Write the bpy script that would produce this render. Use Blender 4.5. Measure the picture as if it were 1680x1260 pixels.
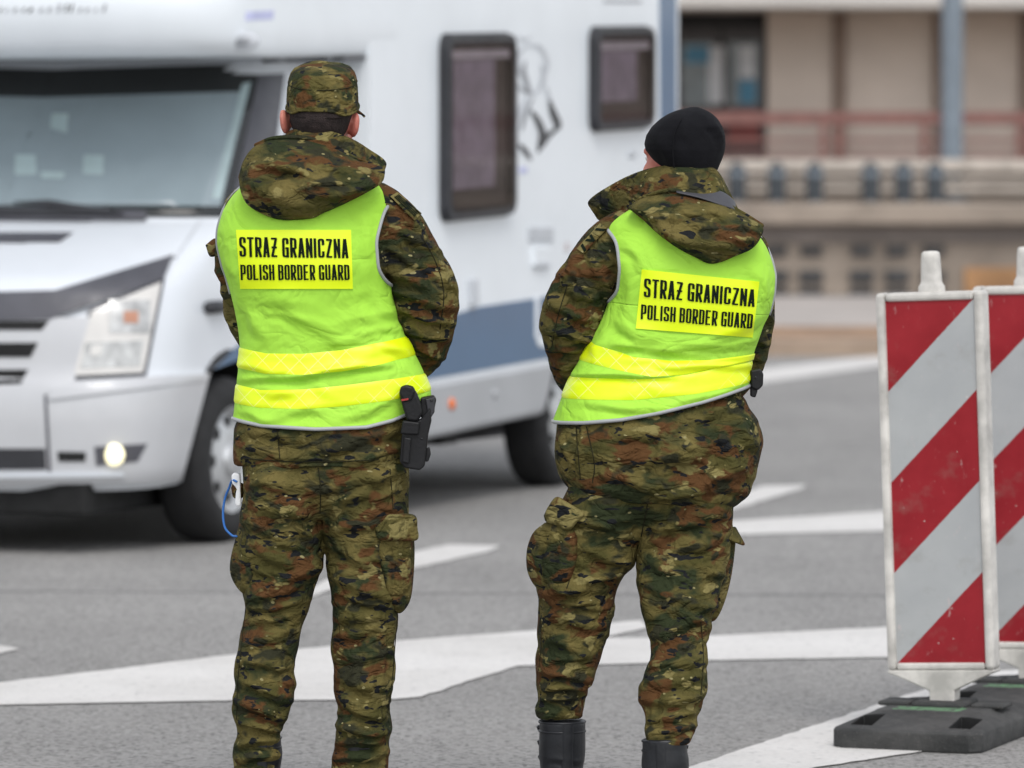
import bpy, bmesh, math, random
import numpy as np
from mathutils import Vector, Matrix, noise
from mathutils.bvhtree import BVHTree

for o in list(bpy.data.objects):
    bpy.data.objects.remove(o)
scene = bpy.context.scene
COL = scene.collection
R = math.radians

# ------------------------------------------------------------------ camera
F = 9000.0          # focal length in photograph pixels (1680 wide)
CAMH = 1.6
PITCH = math.atan(390 / F)
cam_d = bpy.data.cameras.new('camera')
cam = bpy.data.objects.new('camera', cam_d)
COL.objects.link(cam)
cam.location = (0, 0, CAMH)
cam.rotation_euler = (R(90) - PITCH, 0, 0)
cam_d.sensor_width = 36
cam_d.lens = F / 1680 * 36
cam_d.clip_start = 0.1
cam_d.clip_end = 600
cam_d.dof.use_dof = True
cam_d.dof.focus_distance = 13.0
cam_d.dof.aperture_fstop = 4.4
scene.camera = cam

# ------------------------------------------------------------------ overcast sky and soft sun
SUN_EL, SUN_AZ = 54.0, 168.0      # azimuth measured from +Y clockwise: high behind the camera
world = bpy.data.worlds.new('World')
scene.world = world
world.use_nodes = True
wn = world.node_tree
for n in list(wn.nodes):
    wn.nodes.remove(n)
sky = wn.nodes.new('ShaderNodeTexSky')
sky.sky_type = 'NISHITA'
sky.sun_disc = False
sky.sun_elevation = R(SUN_EL)
sky.sun_rotation = R(SUN_AZ)
sky.air_density = 1.0
sky.dust_density = 1.2
sky.ozone_density = 1.0
hs = wn.nodes.new('ShaderNodeHueSaturation')
hs.inputs['Saturation'].default_value = 0.22
bg = wn.nodes.new('ShaderNodeBackground')
bg.inputs['Strength'].default_value = 0.148
wo = wn.nodes.new('ShaderNodeOutputWorld')
wn.links.new(sky.outputs[0], hs.inputs['Color'])
wn.links.new(hs.outputs[0], bg.inputs['Color'])
wn.links.new(bg.outputs[0], wo.inputs['Surface'])
sun_d = bpy.data.lights.new('sun', 'SUN')
sun_d.energy = 0.8
sun_d.angle = R(25)
sun_d.color = (1.0, 0.97, 0.93)
sun = bpy.data.objects.new('sun', sun_d)
COL.objects.link(sun)
sv = Vector((math.sin(R(SUN_AZ)) * math.cos(R(SUN_EL)), math.cos(R(SUN_AZ)) * math.cos(R(SUN_EL)), math.sin(R(SUN_EL))))
sun.rotation_euler = sv.to_track_quat('Z', 'Y').to_euler()

vs = scene.view_settings
vs.view_transform = 'Standard'
vs.look = 'None'
vs.exposure = 0.70
vs.gamma = 1.0
vs.use_curve_mapping = False

# ------------------------------------------------------------------ measuring helpers
CP, SP = math.cos(PITCH), math.sin(PITCH)


def ray(px, py):
    dx = (px - 840.0) / F
    vy = (630.0 - py) / F
    return Vector((dx, CP + vy * SP, -SP + vy * CP))


def unproj(px, py, Y):
    d = ray(px, py)
    k = Y / d.y
    return Vector((d.x * k, Y, CAMH + d.z * k))


def ground(px, py, z=0.0):
    d = ray(px, py)
    k = (z - CAMH) / d.z
    return Vector((d.x * k, d.y * k, z))


# ------------------------------------------------------------------ node helpers
class NT:
    def __init__(self, m):
        self.t = m.node_tree
        self.bsdf = next(n for n in self.t.nodes if n.type == 'BSDF_PRINCIPLED')

    def n(self, kind, **kw):
        nd = self.t.nodes.new(kind)
        for k, v in kw.items():
            setattr(nd, k, v)
        return nd

    def l(self, a, b):
        self.t.links.new(a, b)

    def coord(self, scale=(1, 1, 1), loc=(0, 0, 0), rot=(0, 0, 0)):
        tc = self.n('ShaderNodeTexCoord')
        mp = self.n('ShaderNodeMapping')
        mp.inputs['Scale'].default_value = scale
        mp.inputs['Location'].default_value = loc
        mp.inputs['Rotation'].default_value = rot
        self.l(tc.outputs['Object'], mp.inputs['Vector'])
        return mp.outputs[0]

    def noise(self, vec, scale, detail=2, rough=0.5, dist=0.0):
        nd = self.n('ShaderNodeTexNoise')
        nd.inputs['Scale'].default_value = scale
        nd.inputs['Detail'].default_value = detail
        nd.inputs['Roughness'].default_value = rough
        nd.inputs['Distortion'].default_value = dist
        if vec is not None:
            self.l(vec, nd.inputs['Vector'])
        return nd.outputs['Fac']

    def step(self, fac, a, b, lo=0.0, hi=1.0):
        nd = self.n('ShaderNodeMapRange')
        nd.inputs['From Min'].default_value = a
        nd.inputs['From Max'].default_value = b
        nd.inputs['To Min'].default_value = lo
        nd.inputs['To Max'].default_value = hi
        self.l(fac, nd.inputs['Value'])
        return nd.outputs[0]

    def mix(self, fac, a, b):
        nd = self.n('ShaderNodeMix', data_type='RGBA')
        if isinstance(fac, (int, float)):
            nd.inputs[0].default_value = fac
        else:
            self.l(fac, nd.inputs[0])
        for s, v in ((6, a), (7, b)):
            if isinstance(v, tuple):
                nd.inputs[s].default_value = v + (1.0,) if len(v) == 3 else v
            else:
                self.l(v, nd.inputs[s])
        return nd.outputs[2]

    def math(self, op, a, b=None, clamp=False):
        nd = self.n('ShaderNodeMath', operation=op)
        nd.use_clamp = clamp
        for i, v in enumerate((a, b)):
            if v is None:
                continue
            if isinstance(v, (int, float)):
                nd.inputs[i].default_value = v
            else:
                self.l(v, nd.inputs[i])
        return nd.outputs[0]

    def bump(self, h, strength, dist=0.01):
        nd = self.n('ShaderNodeBump')
        nd.inputs['Strength'].default_value = strength
        nd.inputs['Distance'].default_value = dist
        self.l(h, nd.inputs['Height'])
        self.l(nd.outputs[0], self.bsdf.inputs['Normal'])

    def color(self, c):
        if isinstance(c, tuple):
            self.bsdf.inputs['Base Color'].default_value = c + (1.0,)
        else:
            self.l(c, self.bsdf.inputs['Base Color'])


def new_mat(name, rough=0.6, spec=0.5, metal=0.0):
    m = bpy.data.materials.new(name)
    m.use_nodes = True
    nt = NT(m)
    nt.bsdf.inputs['Roughness'].default_value = rough
    nt.bsdf.inputs['Specular IOR Level'].default_value = spec
    nt.bsdf.inputs['Metallic'].default_value = metal
    return m, nt


def plain(name, c, rough=0.6, spec=0.5, metal=0.0, var=0.12, scale=6.0, bump=0.0, bscale=60.0, coat=0.0):
    """base colour with a little grime variation and optional fine relief"""
    m, nt = new_mat(name, rough, spec, metal)
    v = nt.coord()
    d = tuple(x * (1 - var) for x in c)
    e = tuple(min(1.0, x * (1 + var * 0.5)) for x in c)
    nt.color(nt.mix(nt.step(nt.noise(v, scale, 4, 0.6), 0.35, 0.65), d, e))
    nt.l(nt.step(nt.noise(v, scale * 3, 3), 0.3, 0.7, max(0, rough - 0.08), min(1, rough + 0.08)), nt.bsdf.inputs['Roughness'])
    if bump:
        nt.bump(nt.noise(v, bscale, 3), bump, 0.004)
    if coat:
        nt.bsdf.inputs['Coat Weight'].default_value = coat
        nt.bsdf.inputs['Coat Roughness'].default_value = 0.06
    return m


def camo(name, off=(0, 0, 0), sc=1.0, tan_t=0.615):
    m, nt = new_mat(name, 0.9, 0.10)
    v0 = nt.coord((sc * 1.1, sc * 1.1, sc * 1.75), off)
    # soft warp of the coordinates
    nz = nt.n('ShaderNodeTexNoise')
    nz.inputs['Scale'].default_value = 9
    nz.inputs['Detail'].default_value = 2
    nt.l(v0, nz.inputs['Vector'])
    sub = nt.n('ShaderNodeVectorMath', operation='MULTIPLY_ADD')
    nt.l(nz.outputs['Color'], sub.inputs[0])
    sub.inputs[1].default_value = (0.09, 0.09, 0.05)
    nt.l(v0, sub.inputs[2])
    v = sub.outputs[0]

    def shift(o):
        mp = nt.n('ShaderNodeMapping')
        mp.inputs['Location'].default_value = o[:3]
        if len(o) > 3:
            mp.inputs['Scale'].default_value = (1, 1, o[3])
        nt.l(v, mp.inputs['Vector'])
        return mp.outputs[0]
    base = nt.mix(nt.step(nt.noise(shift((3, 1, 7)), 7.5, 2), 0.38, 0.62), (0.064, 0.058, 0.018), (0.142, 0.113, 0.038))
    green = nt.step(nt.noise(shift((11, 5, 2)), 9.0, 3), 0.49, 0.60)
    c = nt.mix(green, base, (0.027, 0.034, 0.015))
    brown = nt.step(nt.noise(shift((-7, 3, 9)), 9.5, 3), 0.545, 0.60)
    c = nt.mix(brown, c, (0.092, 0.044, 0.017))
    dk2 = nt.step(nt.noise(shift((4, -8, 1)), 13, 2), 0.57, 0.64)
    c = nt.mix(dk2, c, (0.030, 0.030, 0.017))
    tan = nt.step(nt.noise(shift((1, 9, -4)), 15, 3), tan_t, tan_t + 0.04)
    c = nt.mix(tan, c, (0.200, 0.168, 0.064))
    blk = nt.step(nt.noise(shift((-3, -2, 5, 1.5)), 19, 2), 0.622, 0.636)
    c = nt.mix(blk, c, (0.014, 0.015, 0.016))
    vo = nt.n('ShaderNodeTexVoronoi')
    vo.inputs['Scale'].default_value = 34
    nt.l(shift((2, 2, 2)), vo.inputs['Vector'])
    dot = nt.math('LESS_THAN', vo.outputs['Distance'], 0.17)
    sp = nt.n('ShaderNodeSeparateColor')
    nt.l(vo.outputs['Color'], sp.inputs[0])
    dot = nt.math('MULTIPLY', dot, nt.math('GREATER_THAN', sp.outputs[0], 0.80))
    c = nt.mix(dot, c, (0.26, 0.23, 0.11))
    nt.color(c)
    # crumpled cloth relief plus weave
    w = nt.coord((1, 1, 1), off)
    h1 = nt.noise(w, 16, 3, 0.55, 0.6)
    h2 = nt.noise(w, 700, 1)
    cr1 = nt.math('ABSOLUTE', nt.math('SUBTRACT', nt.noise(nt.coord((1, 1, 1.6), off, (0.3, 0.5, 0)), 11, 2, 0.5, 0.9), 0.5))
    cr2 = nt.math('ABSOLUTE', nt.math('SUBTRACT', nt.noise(nt.coord((1, 1, 1.9), (7, 3, 1), (0.2, -0.5, 0)), 19, 2, 0.5, 0.6), 0.5))
    cre = nt.math('ADD', nt.math('MULTIPLY', nt.math('MINIMUM', cr1, 0.12), 2.4), nt.math('MULTIPLY', nt.math('MINIMUM', cr2, 0.10), 1.3))
    h = nt.math('ADD', nt.math('ADD', nt.math('MULTIPLY', h1, 1.0), cre), nt.math('MULTIPLY', h2, 0.05))
    nt.bump(h, 0.95, 0.020)
    return m


# ------------------------------------------------------------------ mesh helpers
def link(o, parent=None, name=None):
    COL.objects.link(o)
    if parent is not None:
        o.parent = parent
    return o


def mk(name, verts, faces, mat, parent=None, smooth=True, auto=None):
    me = bpy.data.meshes.new(name)
    me.from_pydata([tuple(v) for v in verts], [], [tuple(int(i) for i in f) for f in faces])
    me.update()
    if mat is not None:
        me.materials.append(mat)
    if smooth:
        me.polygons.foreach_set('use_smooth', [True] * len(me.polygons))
        if auto:
            sharp(me, auto)
    o = bpy.data.objects.new(name, me)
    return link(o, parent)


def sharp(me, deg):
    me.set_sharp_from_angle(angle=R(deg))


def fixn(o):
    bm = bmesh.new()
    bm.from_mesh(o.data)
    bmesh.ops.remove_doubles(bm, verts=bm.verts, dist=1e-5)
    bmesh.ops.recalc_face_normals(bm, faces=bm.faces)
    bm.to_mesh(o.data)
    bm.free()
    return o


def empty(name, loc=(0, 0, 0), rz=0.0, label=None, cat=None, group=None):
    o = bpy.data.objects.new(name, None)
    o.empty_display_size = 0.1
    o.location = loc
    o.rotation_euler = (0, 0, rz)
    COL.objects.link(o)
    tag(o, label, cat, group)
    return o


def tag(o, label=None, cat=None, group=None, kind=None):
    if label:
        o['label'] = label
    if cat:
        o['category'] = cat
    if group:
        o['group'] = group
    if kind:
        o['kind'] = kind
    return o


def copy_tree(o, parent=None):
    c = o.copy()
    COL.objects.link(c)
    c.parent = parent
    for ch in list(o.children):
        copy_tree(ch, c)
    return c


def bevel(o, w, seg=2):
    b = o.modifiers.new('bevel', 'BEVEL')
    b.width = w
    b.segments = seg
    b.limit_method = 'ANGLE'
    b.angle_limit = R(35)
    return o


BOXF = [(0, 3, 2, 1), (4, 5, 6, 7), (0, 1, 5, 4), (1, 2, 6, 5), (2, 3, 7, 6), (3, 0, 4, 7)]


def box(name, x0, x1, y0, y1, z0, z1, mat, parent=None, bev=0.0):
    v = [(x0, y0, z0), (x1, y0, z0), (x1, y1, z0), (x0, y1, z0), (x0, y0, z1), (x1, y0, z1), (x1, y1, z1), (x0, y1, z1)]
    o = mk(name, v, BOXF, mat, parent, smooth=False)
    if bev:
        bevel(o, bev)
    return o


def prism(name, poly, mat, parent=None, bev=0.0, axis='y', a=0.0, b=0.1):
    """extrude a 2-D outline (x,z) along y from a to b (or another axis order)"""
    n = len(poly)

    def put(p, q):
        if axis == 'y':
            return (p[0], q, p[1])
        if axis == 'x':
            return (q, p[0], p[1])
        return (p[0], p[1], q)
    v = [put(p, a) for p in poly] + [put(p, b) for p in poly]
    f = [tuple(range(n)), tuple(range(2 * n - 1, n - 1, -1))]
    f += [(i, (i + 1) % n, n + (i + 1) % n, n + i) for i in range(n)]
    o = mk(name, v, f, mat, parent, smooth=False)
    fixn(o)
    if bev:
        bevel(o, bev)
    return o


def loft(rings, cap=True):
    n = len(rings[0])
    v, f = [], []
    for r in rings:
        v += [tuple(p) for p in r]
    for k in range(len(rings) - 1):
        for i in range(n):
            j = (i + 1) % n
            f.append((k * n + i, k * n + j, (k + 1) * n + j, (k + 1) * n + i))
    if cap:
        for base, r in ((0, rings[0]), ((len(rings) - 1) * n, rings[-1])):
            c = np.mean(np.array([tuple(p) for p in r]), axis=0)
            v.append(tuple(c))
            ci = len(v) - 1
            for i in range(n):
                j = (i + 1) % n
                f.append((base + j, base + i, ci) if base == 0 else (base + i, base + j, ci))
    return v, f


def smooth_path(pts, k):
    """Catmull-Rom through points (each any-length tuple); k samples per span"""
    p = [np.array(q, float) for q in pts]
    p = [2 * p[0] - p[1]] + p + [2 * p[-1] - p[-2]]
    out = []
    for i in range(1, len(p) - 2):
        for s in range(k):
            t = s / k
            a, b, c, d = p[i - 1], p[i], p[i + 1], p[i + 2]
            out.append(0.5 * (2 * b + (c - a) * t + (2 * a - 5 * b + 4 * c - d) * t * t + (3 * b - a - 3 * c + d) * t ** 3))
    out.append(p[-2])
    return out


def tube(pts, rads, seg=14, k=4, flat=None, round_ends=True):
    """tapered tube through 3-D points; returns verts, faces"""
    path = smooth_path([tuple(p) + (r,) for p, r in zip(pts, rads)], k) if k > 1 else [np.array(tuple(p) + (r,)) for p, r in zip(pts, rads)]
    P = [Vector(q[:3]) for q in path]
    W = [max(1e-4, q[3]) for q in path]
    T = [(P[min(i + 1, len(P) - 1)] - P[max(i - 1, 0)]).normalized() for i in range(len(P))]
    up = Vector((0, 0, 1)) if abs(T[0].z) < 0.9 else Vector((0, 1, 0))
    nrm = (up - T[0] * up.dot(T[0])).normalized()
    frames = []
    for i in range(len(P)):
        nrm = (nrm - T[i] * nrm.dot(T[i])).normalized()
        frames.append((P[i], T[i], nrm, T[i].cross(nrm), W[i]))
    if round_ends:
        p, t, a, b, w = frames[0]
        pre = [(p - t * w * math.sin(q), t, a, b, w * math.cos(q)) for q in (1.4, 0.95, 0.5)]
        p, t, a, b, w = frames[-1]
        post = [(p + t * w * math.sin(q), t, a, b, w * math.cos(q)) for q in (0.5, 0.95, 1.4)]
        frames = pre + frames + post
    rings = []
    for p, t, a, b, w in frames:
        rings.append([p + (a * math.cos(2 * math.pi * i / seg) + b * math.sin(2 * math.pi * i / seg)) * w for i in range(seg)])
    return loft(rings)


def ellipsoid(c, r, rot=None, nu=20, nv=14):
    c = Vector(c)
    v, f = [], []
    M = rot if rot is not None else Matrix.Identity(3)
    for j in range(1, nv):
        th = math.pi * j / nv
        for i in range(nu):
            ph = 2 * math.pi * i / nu
            v.append(c + M @ Vector((r[0] * math.sin(th) * math.cos(ph), r[1] * math.sin(th) * math.sin(ph), r[2] * math.cos(th))))
    for j in range(nv - 2):
        for i in range(nu):
            k = (i + 1) % nu
            f.append((j * nu + i, (j + 1) * nu + i, (j + 1) * nu + k, j * nu + k))
    v.append(c + M @ Vector((0, 0, r[2])))
    v.append(c + M @ Vector((0, 0, -r[2])))
    t, b = len(v) - 2, len(v) - 1
    for i in range(nu):
        k = (i + 1) % nu
        f.append((t, i, k))
        f.append((b, (nv - 2) * nu + k, (nv - 2) * nu + i))
    return v, f


def fuse(pieces, voxel, smooth_it=2):
    """union of closed pieces as one continuous skin; returns numpy verts and face list"""
    v, f = [], []
    for pv, pf in pieces:
        o = len(v)
        v += [tuple(q) for q in pv]
        f += [tuple(i + o for i in q) for q in pf]
    me = bpy.data.meshes.new('tmp')
    me.from_pydata(v, [], f)
    bm = bmesh.new()
    bm.from_mesh(me)
    bmesh.ops.recalc_face_normals(bm, faces=bm.faces)
    bm.to_mesh(me)
    bm.free()
    o = bpy.data.objects.new('tmp', me)
    COL.objects.link(o)
    md = o.modifiers.new('r', 'REMESH')
    md.mode = 'VOXEL'
    md.voxel_size = voxel
    dg = bpy.context.evaluated_depsgraph_get()
    ev = o.evaluated_get(dg)
    m2 = bpy.data.meshes.new_from_object(ev)
    bpy.data.objects.remove(o)
    n = len(m2.vertices)
    V = np.empty(n * 3)
    m2.vertices.foreach_get('co', V)
    V = V.reshape(-1, 3)
    faces = [tuple(p.vertices) for p in m2.polygons]
    E = np.empty(len(m2.edges) * 2, dtype=np.int64)
    m2.edges.foreach_get('vertices', E)
    E = E.reshape(-1, 2)
    for _ in range(smooth_it):
        S = np.zeros_like(V)
        C = np.zeros(n)
        np.add.at(S, E[:, 0], V[E[:, 1]])
        np.add.at(S, E[:, 1], V[E[:, 0]])
        np.add.at(C, E[:, 0], 1)
        np.add.at(C, E[:, 1], 1)
        V = V * 0.4 + 0.6 * S / np.maximum(C, 1)[:, None]
    return V, faces


def normals(V, faces):
    me = bpy.data.meshes.new('tmp')
    me.from_pydata([tuple(q) for q in V], [], faces)
    me.update()
    N = np.empty(len(V) * 3)
    me.vertex_normals.foreach_get('vector', N)
    bpy.data.meshes.remove(me)
    return N.reshape(-1, 3)


class Folds:
    """cloth folds: ridge-and-valley strokes laid on a garment, in its own x-z plane"""

    def __init__(self):
        self.s = []

    def add(self, a, b, w, amp, side=-1):
        self.s.append((a[0], a[1], b[0], b[1], w, amp, side))

    def eval(self, x, z, ny=None):
        d = np.zeros_like(x)
        for (x1, z1, x2, z2, w, amp, side) in self.s:
            ex, ez = x2 - x1, z2 - z1
            L = math.hypot(ex, ez) + 1e-9
            ex, ez = ex / L, ez / L
            al = (x - x1) * ex + (z - z1) * ez
            sd = -(x - x1) * ez + (z - z1) * ex
            sd = sd + 0.22 * w * np.sin(al / L * 7.0 + x1 * 90)
            near = (np.abs(sd) < 3.5 * w) & (al > -2 * w) & (al < L + 2 * w)
            if not near.any():
                continue
            t = np.clip(al / L, 0, 1)
            tap = np.sin(np.pi * (0.08 + 0.84 * t)) ** 0.8
            out = np.maximum(np.maximum(-al, al - L), 0)
            g = amp * tap * np.exp(-(out / w) ** 2) * (np.exp(-(np.abs(sd) / w) ** 1.35) - 0.8 * np.exp(-(np.abs(sd + 1.3 * w) / (0.75 * w)) ** 1.5))
            if ny is not None:
                g = g * np.clip(0.35 + side * ny * 1.2, 0, 1)
            d += np.where(near, g, 0)
        return d

# ------------------------------------------------------------------ materials
M = {}
M['camo'] = camo('camouflage_cloth')
M['camo_b'] = camo('camouflage_cloth_pocket', (5.3, 2.1, 8.7))
M['camo_c'] = camo('camouflage_cloth_hood', (9.1, 7.7, 3.3))
M['camo_d'] = camo('camouflage_cloth_cap', (2.7, 4.1, 6.3), 1.25)

M['camo_k'] = camo('camouflage_cloth_flap', (1.7, 6.1, 2.3), 1.0, 0.44)


def vest_mat():
    m, nt = new_mat('fluorescent_vest_cloth', 0.75, 0.3)
    v = nt.coord()
    nt.color(nt.mix(nt.step(nt.noise(v, 5, 3), 0.3, 0.7), (0.345, 0.665, 0.05), (0.385, 0.72, 0.065)))
    h1 = nt.noise(v, 11, 3, 0.5, 0.8)
    h2 = nt.noise(v, 900, 1)
    cr1 = nt.math('ABSOLUTE', nt.math('SUBTRACT', nt.noise(nt.coord((1, 1, 1.5), (2, 1, 3), (0.3, 0.5, 0)), 7, 2, 0.5, 0.9), 0.5))
    h1 = nt.math('ADD', h1, nt.math('MULTIPLY', nt.math('MINIMUM', cr1, 0.1), 2.0))
    nt.bump(nt.math('ADD', h1, nt.math('MULTIPLY', h2, 0.04)), 0.6, 0.018)
    return m


def tape_mat():
    m, nt = new_mat('yellow_reflective_tape', 0.42, 0.5)
    a = nt.coord((1, 1, 1), (0, 0, 0), (0, R(45), 0))
    sx = nt.n('ShaderNodeSeparateXYZ')
    nt.l(a, sx.inputs[0])

    def grid(s, period, w):
        fr = nt.math('FRACT', nt.math('MULTIPLY', s, 1 / period))
        return nt.math('LESS_THAN', fr, w)
    big = nt.math('MAXIMUM', grid(sx.outputs[0], 0.031, 0.05), grid(sx.outputs[2], 0.031, 0.05))
    small = nt.math('MAXIMUM', grid(sx.outputs[0], 0.0052, 0.25), grid(sx.outputs[2], 0.0052, 0.25))
    c = nt.mix(nt.math('MULTIPLY', small, 0.12), (0.74, 0.90, 0.004), (0.60, 0.78, 0.01))
    patch = nt.step(nt.noise(nt.coord(), 6, 1), 0.48, 0.56)
    nt.color(nt.mix(nt.math('MULTIPLY', nt.math('MULTIPLY', big, 0.7), patch), c, (0.86, 0.96, 0.28)))
    nt.bump(nt.noise(nt.coord(), 14, 2), 0.25, 0.010)
    return m


M['vest'] = vest_mat()
M['tape'] = tape_mat()
M['panel'] = plain('yellow_back_panel', (0.76, 0.93, 0.004), 0.4, 0.5, var=0.03, bump=0.15, bscale=14)
M['print'] = plain('black_print', (0.008, 0.014, 0.009), 0.9, 0.08, var=0.1)
M['piping'] = plain('grey_piping', (0.34, 0.35, 0.36), 0.5, 0.5, var=0.1)
M['black_knit'] = plain('black_knit', (0.008, 0.008, 0.010), 0.95, 0.15, var=0.3, scale=12, bump=0.4, bscale=260)
M['black_lining'] = plain('dark_grey_lining', (0.055, 0.055, 0.064), 0.55, 0.5, var=0.2)
M['leather'] = plain('black_boot_leather', (0.010, 0.011, 0.014), 0.45, 0.4, var=0.3, scale=14, bump=0.35, bscale=45)
M['rubber_sole'] = plain('boot_rubber', (0.012, 0.012, 0.012), 0.8, 0.3, bump=0.3)
M['polymer'] = plain('black_polymer', (0.008, 0.008, 0.009), 0.5, 0.28, var=0.25, bump=0.2, bscale=120)
M['steel_dark'] = plain('dark_steel', (0.05, 0.05, 0.055), 0.35, 0.5, metal=0.7)
M['red_mark'] = plain('red_mark', (0.35, 0.02, 0.015), 0.5)
M['thread'] = plain('dark_olive_seam', (0.022, 0.021, 0.011), 0.9, 0.1)
M['hair'] = plain('dark_short_hair', (0.028, 0.020, 0.019), 0.85, 0.25, var=0.4, scale=60, bump=0.8, bscale=300)
M['white_plastic'] = plain('white_plastic', (0.74, 0.75, 0.76), 0.4, var=0.05)
M['blue_cord'] = plain('blue_cord', (0.02, 0.13, 0.42), 0.5, var=0.1)


def skin_mat():
    m, nt = new_mat('skin', 0.5, 0.4)
    v = nt.coord()
    nt.color(nt.mix(nt.step(nt.noise(v, 18, 3), 0.35, 0.65), (0.46, 0.13, 0.10), (0.56, 0.23, 0.17)))
    nt.bsdf.inputs['Subsurface Weight'].default_value = 0.15
    nt.bsdf.inputs['Subsurface Radius'].default_value = (0.01, 0.003, 0.002)
    nt.bsdf.inputs['Subsurface Scale'].default_value = 0.5
    nt.bump(nt.noise(v, 250, 2), 0.15, 0.002)
    return m


M['skin'] = skin_mat()
M['eye'] = plain('eye_white', (0.7, 0.68, 0.65), 0.2, var=0.05)


# ------------------------------------------------------------------ people
def gsm(a, s):
    k = int(3 * s)
    if k < 1:
        return a
    w = np.exp(-0.5 * (np.arange(-k, k + 1) / s) ** 2)
    w /= w.sum()
    p = np.pad(a, k, mode='edge')
    p[:k] = 2 * a[0] - a[k:0:-1]
    p[-k:] = 2 * a[-1] - a[-2:-k - 2:-1]
    return np.convolve(p, w, mode='valid')


class Person:
    def __init__(self, X0, Y0, label):
        self.o = Vector((X0, Y0, 0))
        self.root = empty('person', self.o, 0, label, 'person', None)
        self.camloc = Vector((0, 0, CAMH)) - self.o
        self.bvh = []

    def P(self, px, py, yo=0.0):
        return unproj(px, py, self.o.y + yo) - self.o

    def hit(self, px, py, trees, fb=0.0):
        d = ray(px, py).normalized()
        best = None
        for t in trees:
            h = t.ray_cast(self.camloc, d)
            if h[0] is not None and (best is None or h[3] < best[1]):
                best = (h[0], h[3])
        if best is None:
            return self.P(px, py, fb), -d
        return best[0], -d


class Profile:
    """stack of egg-shaped rings: rows of (py, left px, right px, back depth, front depth, centre y)"""

    def __init__(self, per, rows, k=0.0, n=2.4, sig=3.0):
        zs, D = [], []
        for (py, Lp, Rp, bb, bf, cy) in rows:
            a, b = per.P(Lp, py, cy), per.P(Rp, py, cy)
            zs.append((a.z + b.z) / 2)
            D.append(((a.x + b.x) / 2, (b.x - a.x) / 2, bb, bf, cy))
        zs = np.array(zs)
        D = np.array(D)
        i = np.argsort(zs)
        zs, D = zs[i], D[i]
        self.z = np.linspace(zs[0], zs[-1], 260)
        self.D = np.stack([gsm(np.interp(self.z, zs, D[:, c]), sig) for c in range(5)], 1)
        self.k, self.n = k, n
        self.z0, self.z1 = zs[0], zs[-1]

    def at(self, z):
        return [np.interp(z, self.z, self.D[:, c]) for c in range(5)]

    def pt(self, th, zc, off=0.0, folds=None):
        th, zc = np.broadcast_arrays(np.asarray(th, float), np.asarray(zc, float))
        cx, a, bb, bf, cy = self.at(zc)
        c, s = np.cos(th), np.sin(th)
        fx = np.sign(c) * np.abs(c) ** (2 / self.n)
        fs = np.sign(s) * np.abs(s) ** (2 / self.n)
        b = np.where(s > 0, bb, bf)
        x = cx - a * fx
        y = cy - b * fs
        z = zc + self.k * (x - cx)
        nx, ny = -c / a, -s / b
        l = np.hypot(nx, ny)
        nx, ny = nx / l, ny / l
        d = off
        if folds is not None:
            d = d + folds.eval(x, z, ny)
        return x + nx * d, y + ny * d, z

    def rings(self, nz=60, nth=64, off=0.0, z0=None, z1=None):
        out = []
        th = np.linspace(0, 2 * np.pi, nth, endpoint=False)
        for z in np.linspace(self.z0 if z0 is None else z0, self.z1 if z1 is None else z1, nz):
            o = off(z) if callable(off) else off
            x, y, zz = self.pt(th, z, o)
            out.append(list(zip(x, y, zz)))
        return out


def tree_of(V, faces):
    return BVHTree.FromPolygons([tuple(v) for v in V], faces)


def garment(per, name, pieces, voxel, folds, mat, sm=3, seed=0, wob=0.003):
    V, faces = fuse(pieces, voxel, sm)
    N = normals(V, faces)
    rs = np.random.RandomState(seed)
    d = folds.eval(V[:, 0], V[:, 2], N[:, 1]) if folds else 0
    for q in range(7):
        k = rs.normal(0, 1, 3) * (18 if q < 4 else 34) * np.array([1, 1, 1.2])
        d = d + wob * (0.6 if q < 4 else 0.35) * np.sin(V @ k + rs.uniform(0, 6)) * np.sin(V @ (rs.normal(0, 1, 3) * 11) + rs.uniform(0, 6))
    V = V + N * np.asarray(d)[:, None]
    o = mk(name, V, faces, mat, per.root)
    return o, tree_of(V, faces)


def pillow(per, name, outline, yb, h, mat, parent, folds=None, nr=12, back=0.05, N=96, center=None, p=2.2, q=0.6, mush=0.0):
    ol = smooth_path(list(outline) + [outline[0]], max(2, N // len(outline)))[:-1]
    ol = [np.array(a) for a in ol]
    c = np.mean(ol, axis=0) if center is None else np.array(center, float)
    ybf = yb if callable(yb) else (lambda x, y: yb)
    rings = []
    # closed back
    rings.append([per.P(*(c + (a - c) * 0.5), ybf(*a) + back) for a in ol])
    rings.append([per.P(*(c + (a - c) * 0.93), ybf(*a) + back * 0.7) for a in ol])
    for r in [1.0, 0.985, 0.96, 0.92, 0.87, 0.8, 0.7, 0.6, 0.5, 0.4, 0.3, 0.2, 0.1, 0.04]:
        ring = []
        for a in ol:
            w = c + (a - c) * r
            yy = ybf(*w) - h * (1 - r ** p) ** q
            ring.append(per.P(w[0], w[1], yy))
        rings.append(ring)
    v, f = loft(rings)
    V = np.array([tuple(x) for x in v])
    if folds:
        V[:, 1] -= folds.eval(V[:, 0], V[:, 2])
    o = mk(name, V, f, mat, parent)
    fixn(o)
    return o


def bil(q, u, v):
    """u along top/bottom 0..1, v 0 top..1 bottom; quad corners tl,tr,br,bl in px"""
    tl, tr, br, bl = [np.array(a, float) for a in q]
    return (tl * (1 - u) + tr * u) * (1 - v) + (bl * (1 - u) + br * u) * v


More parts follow.
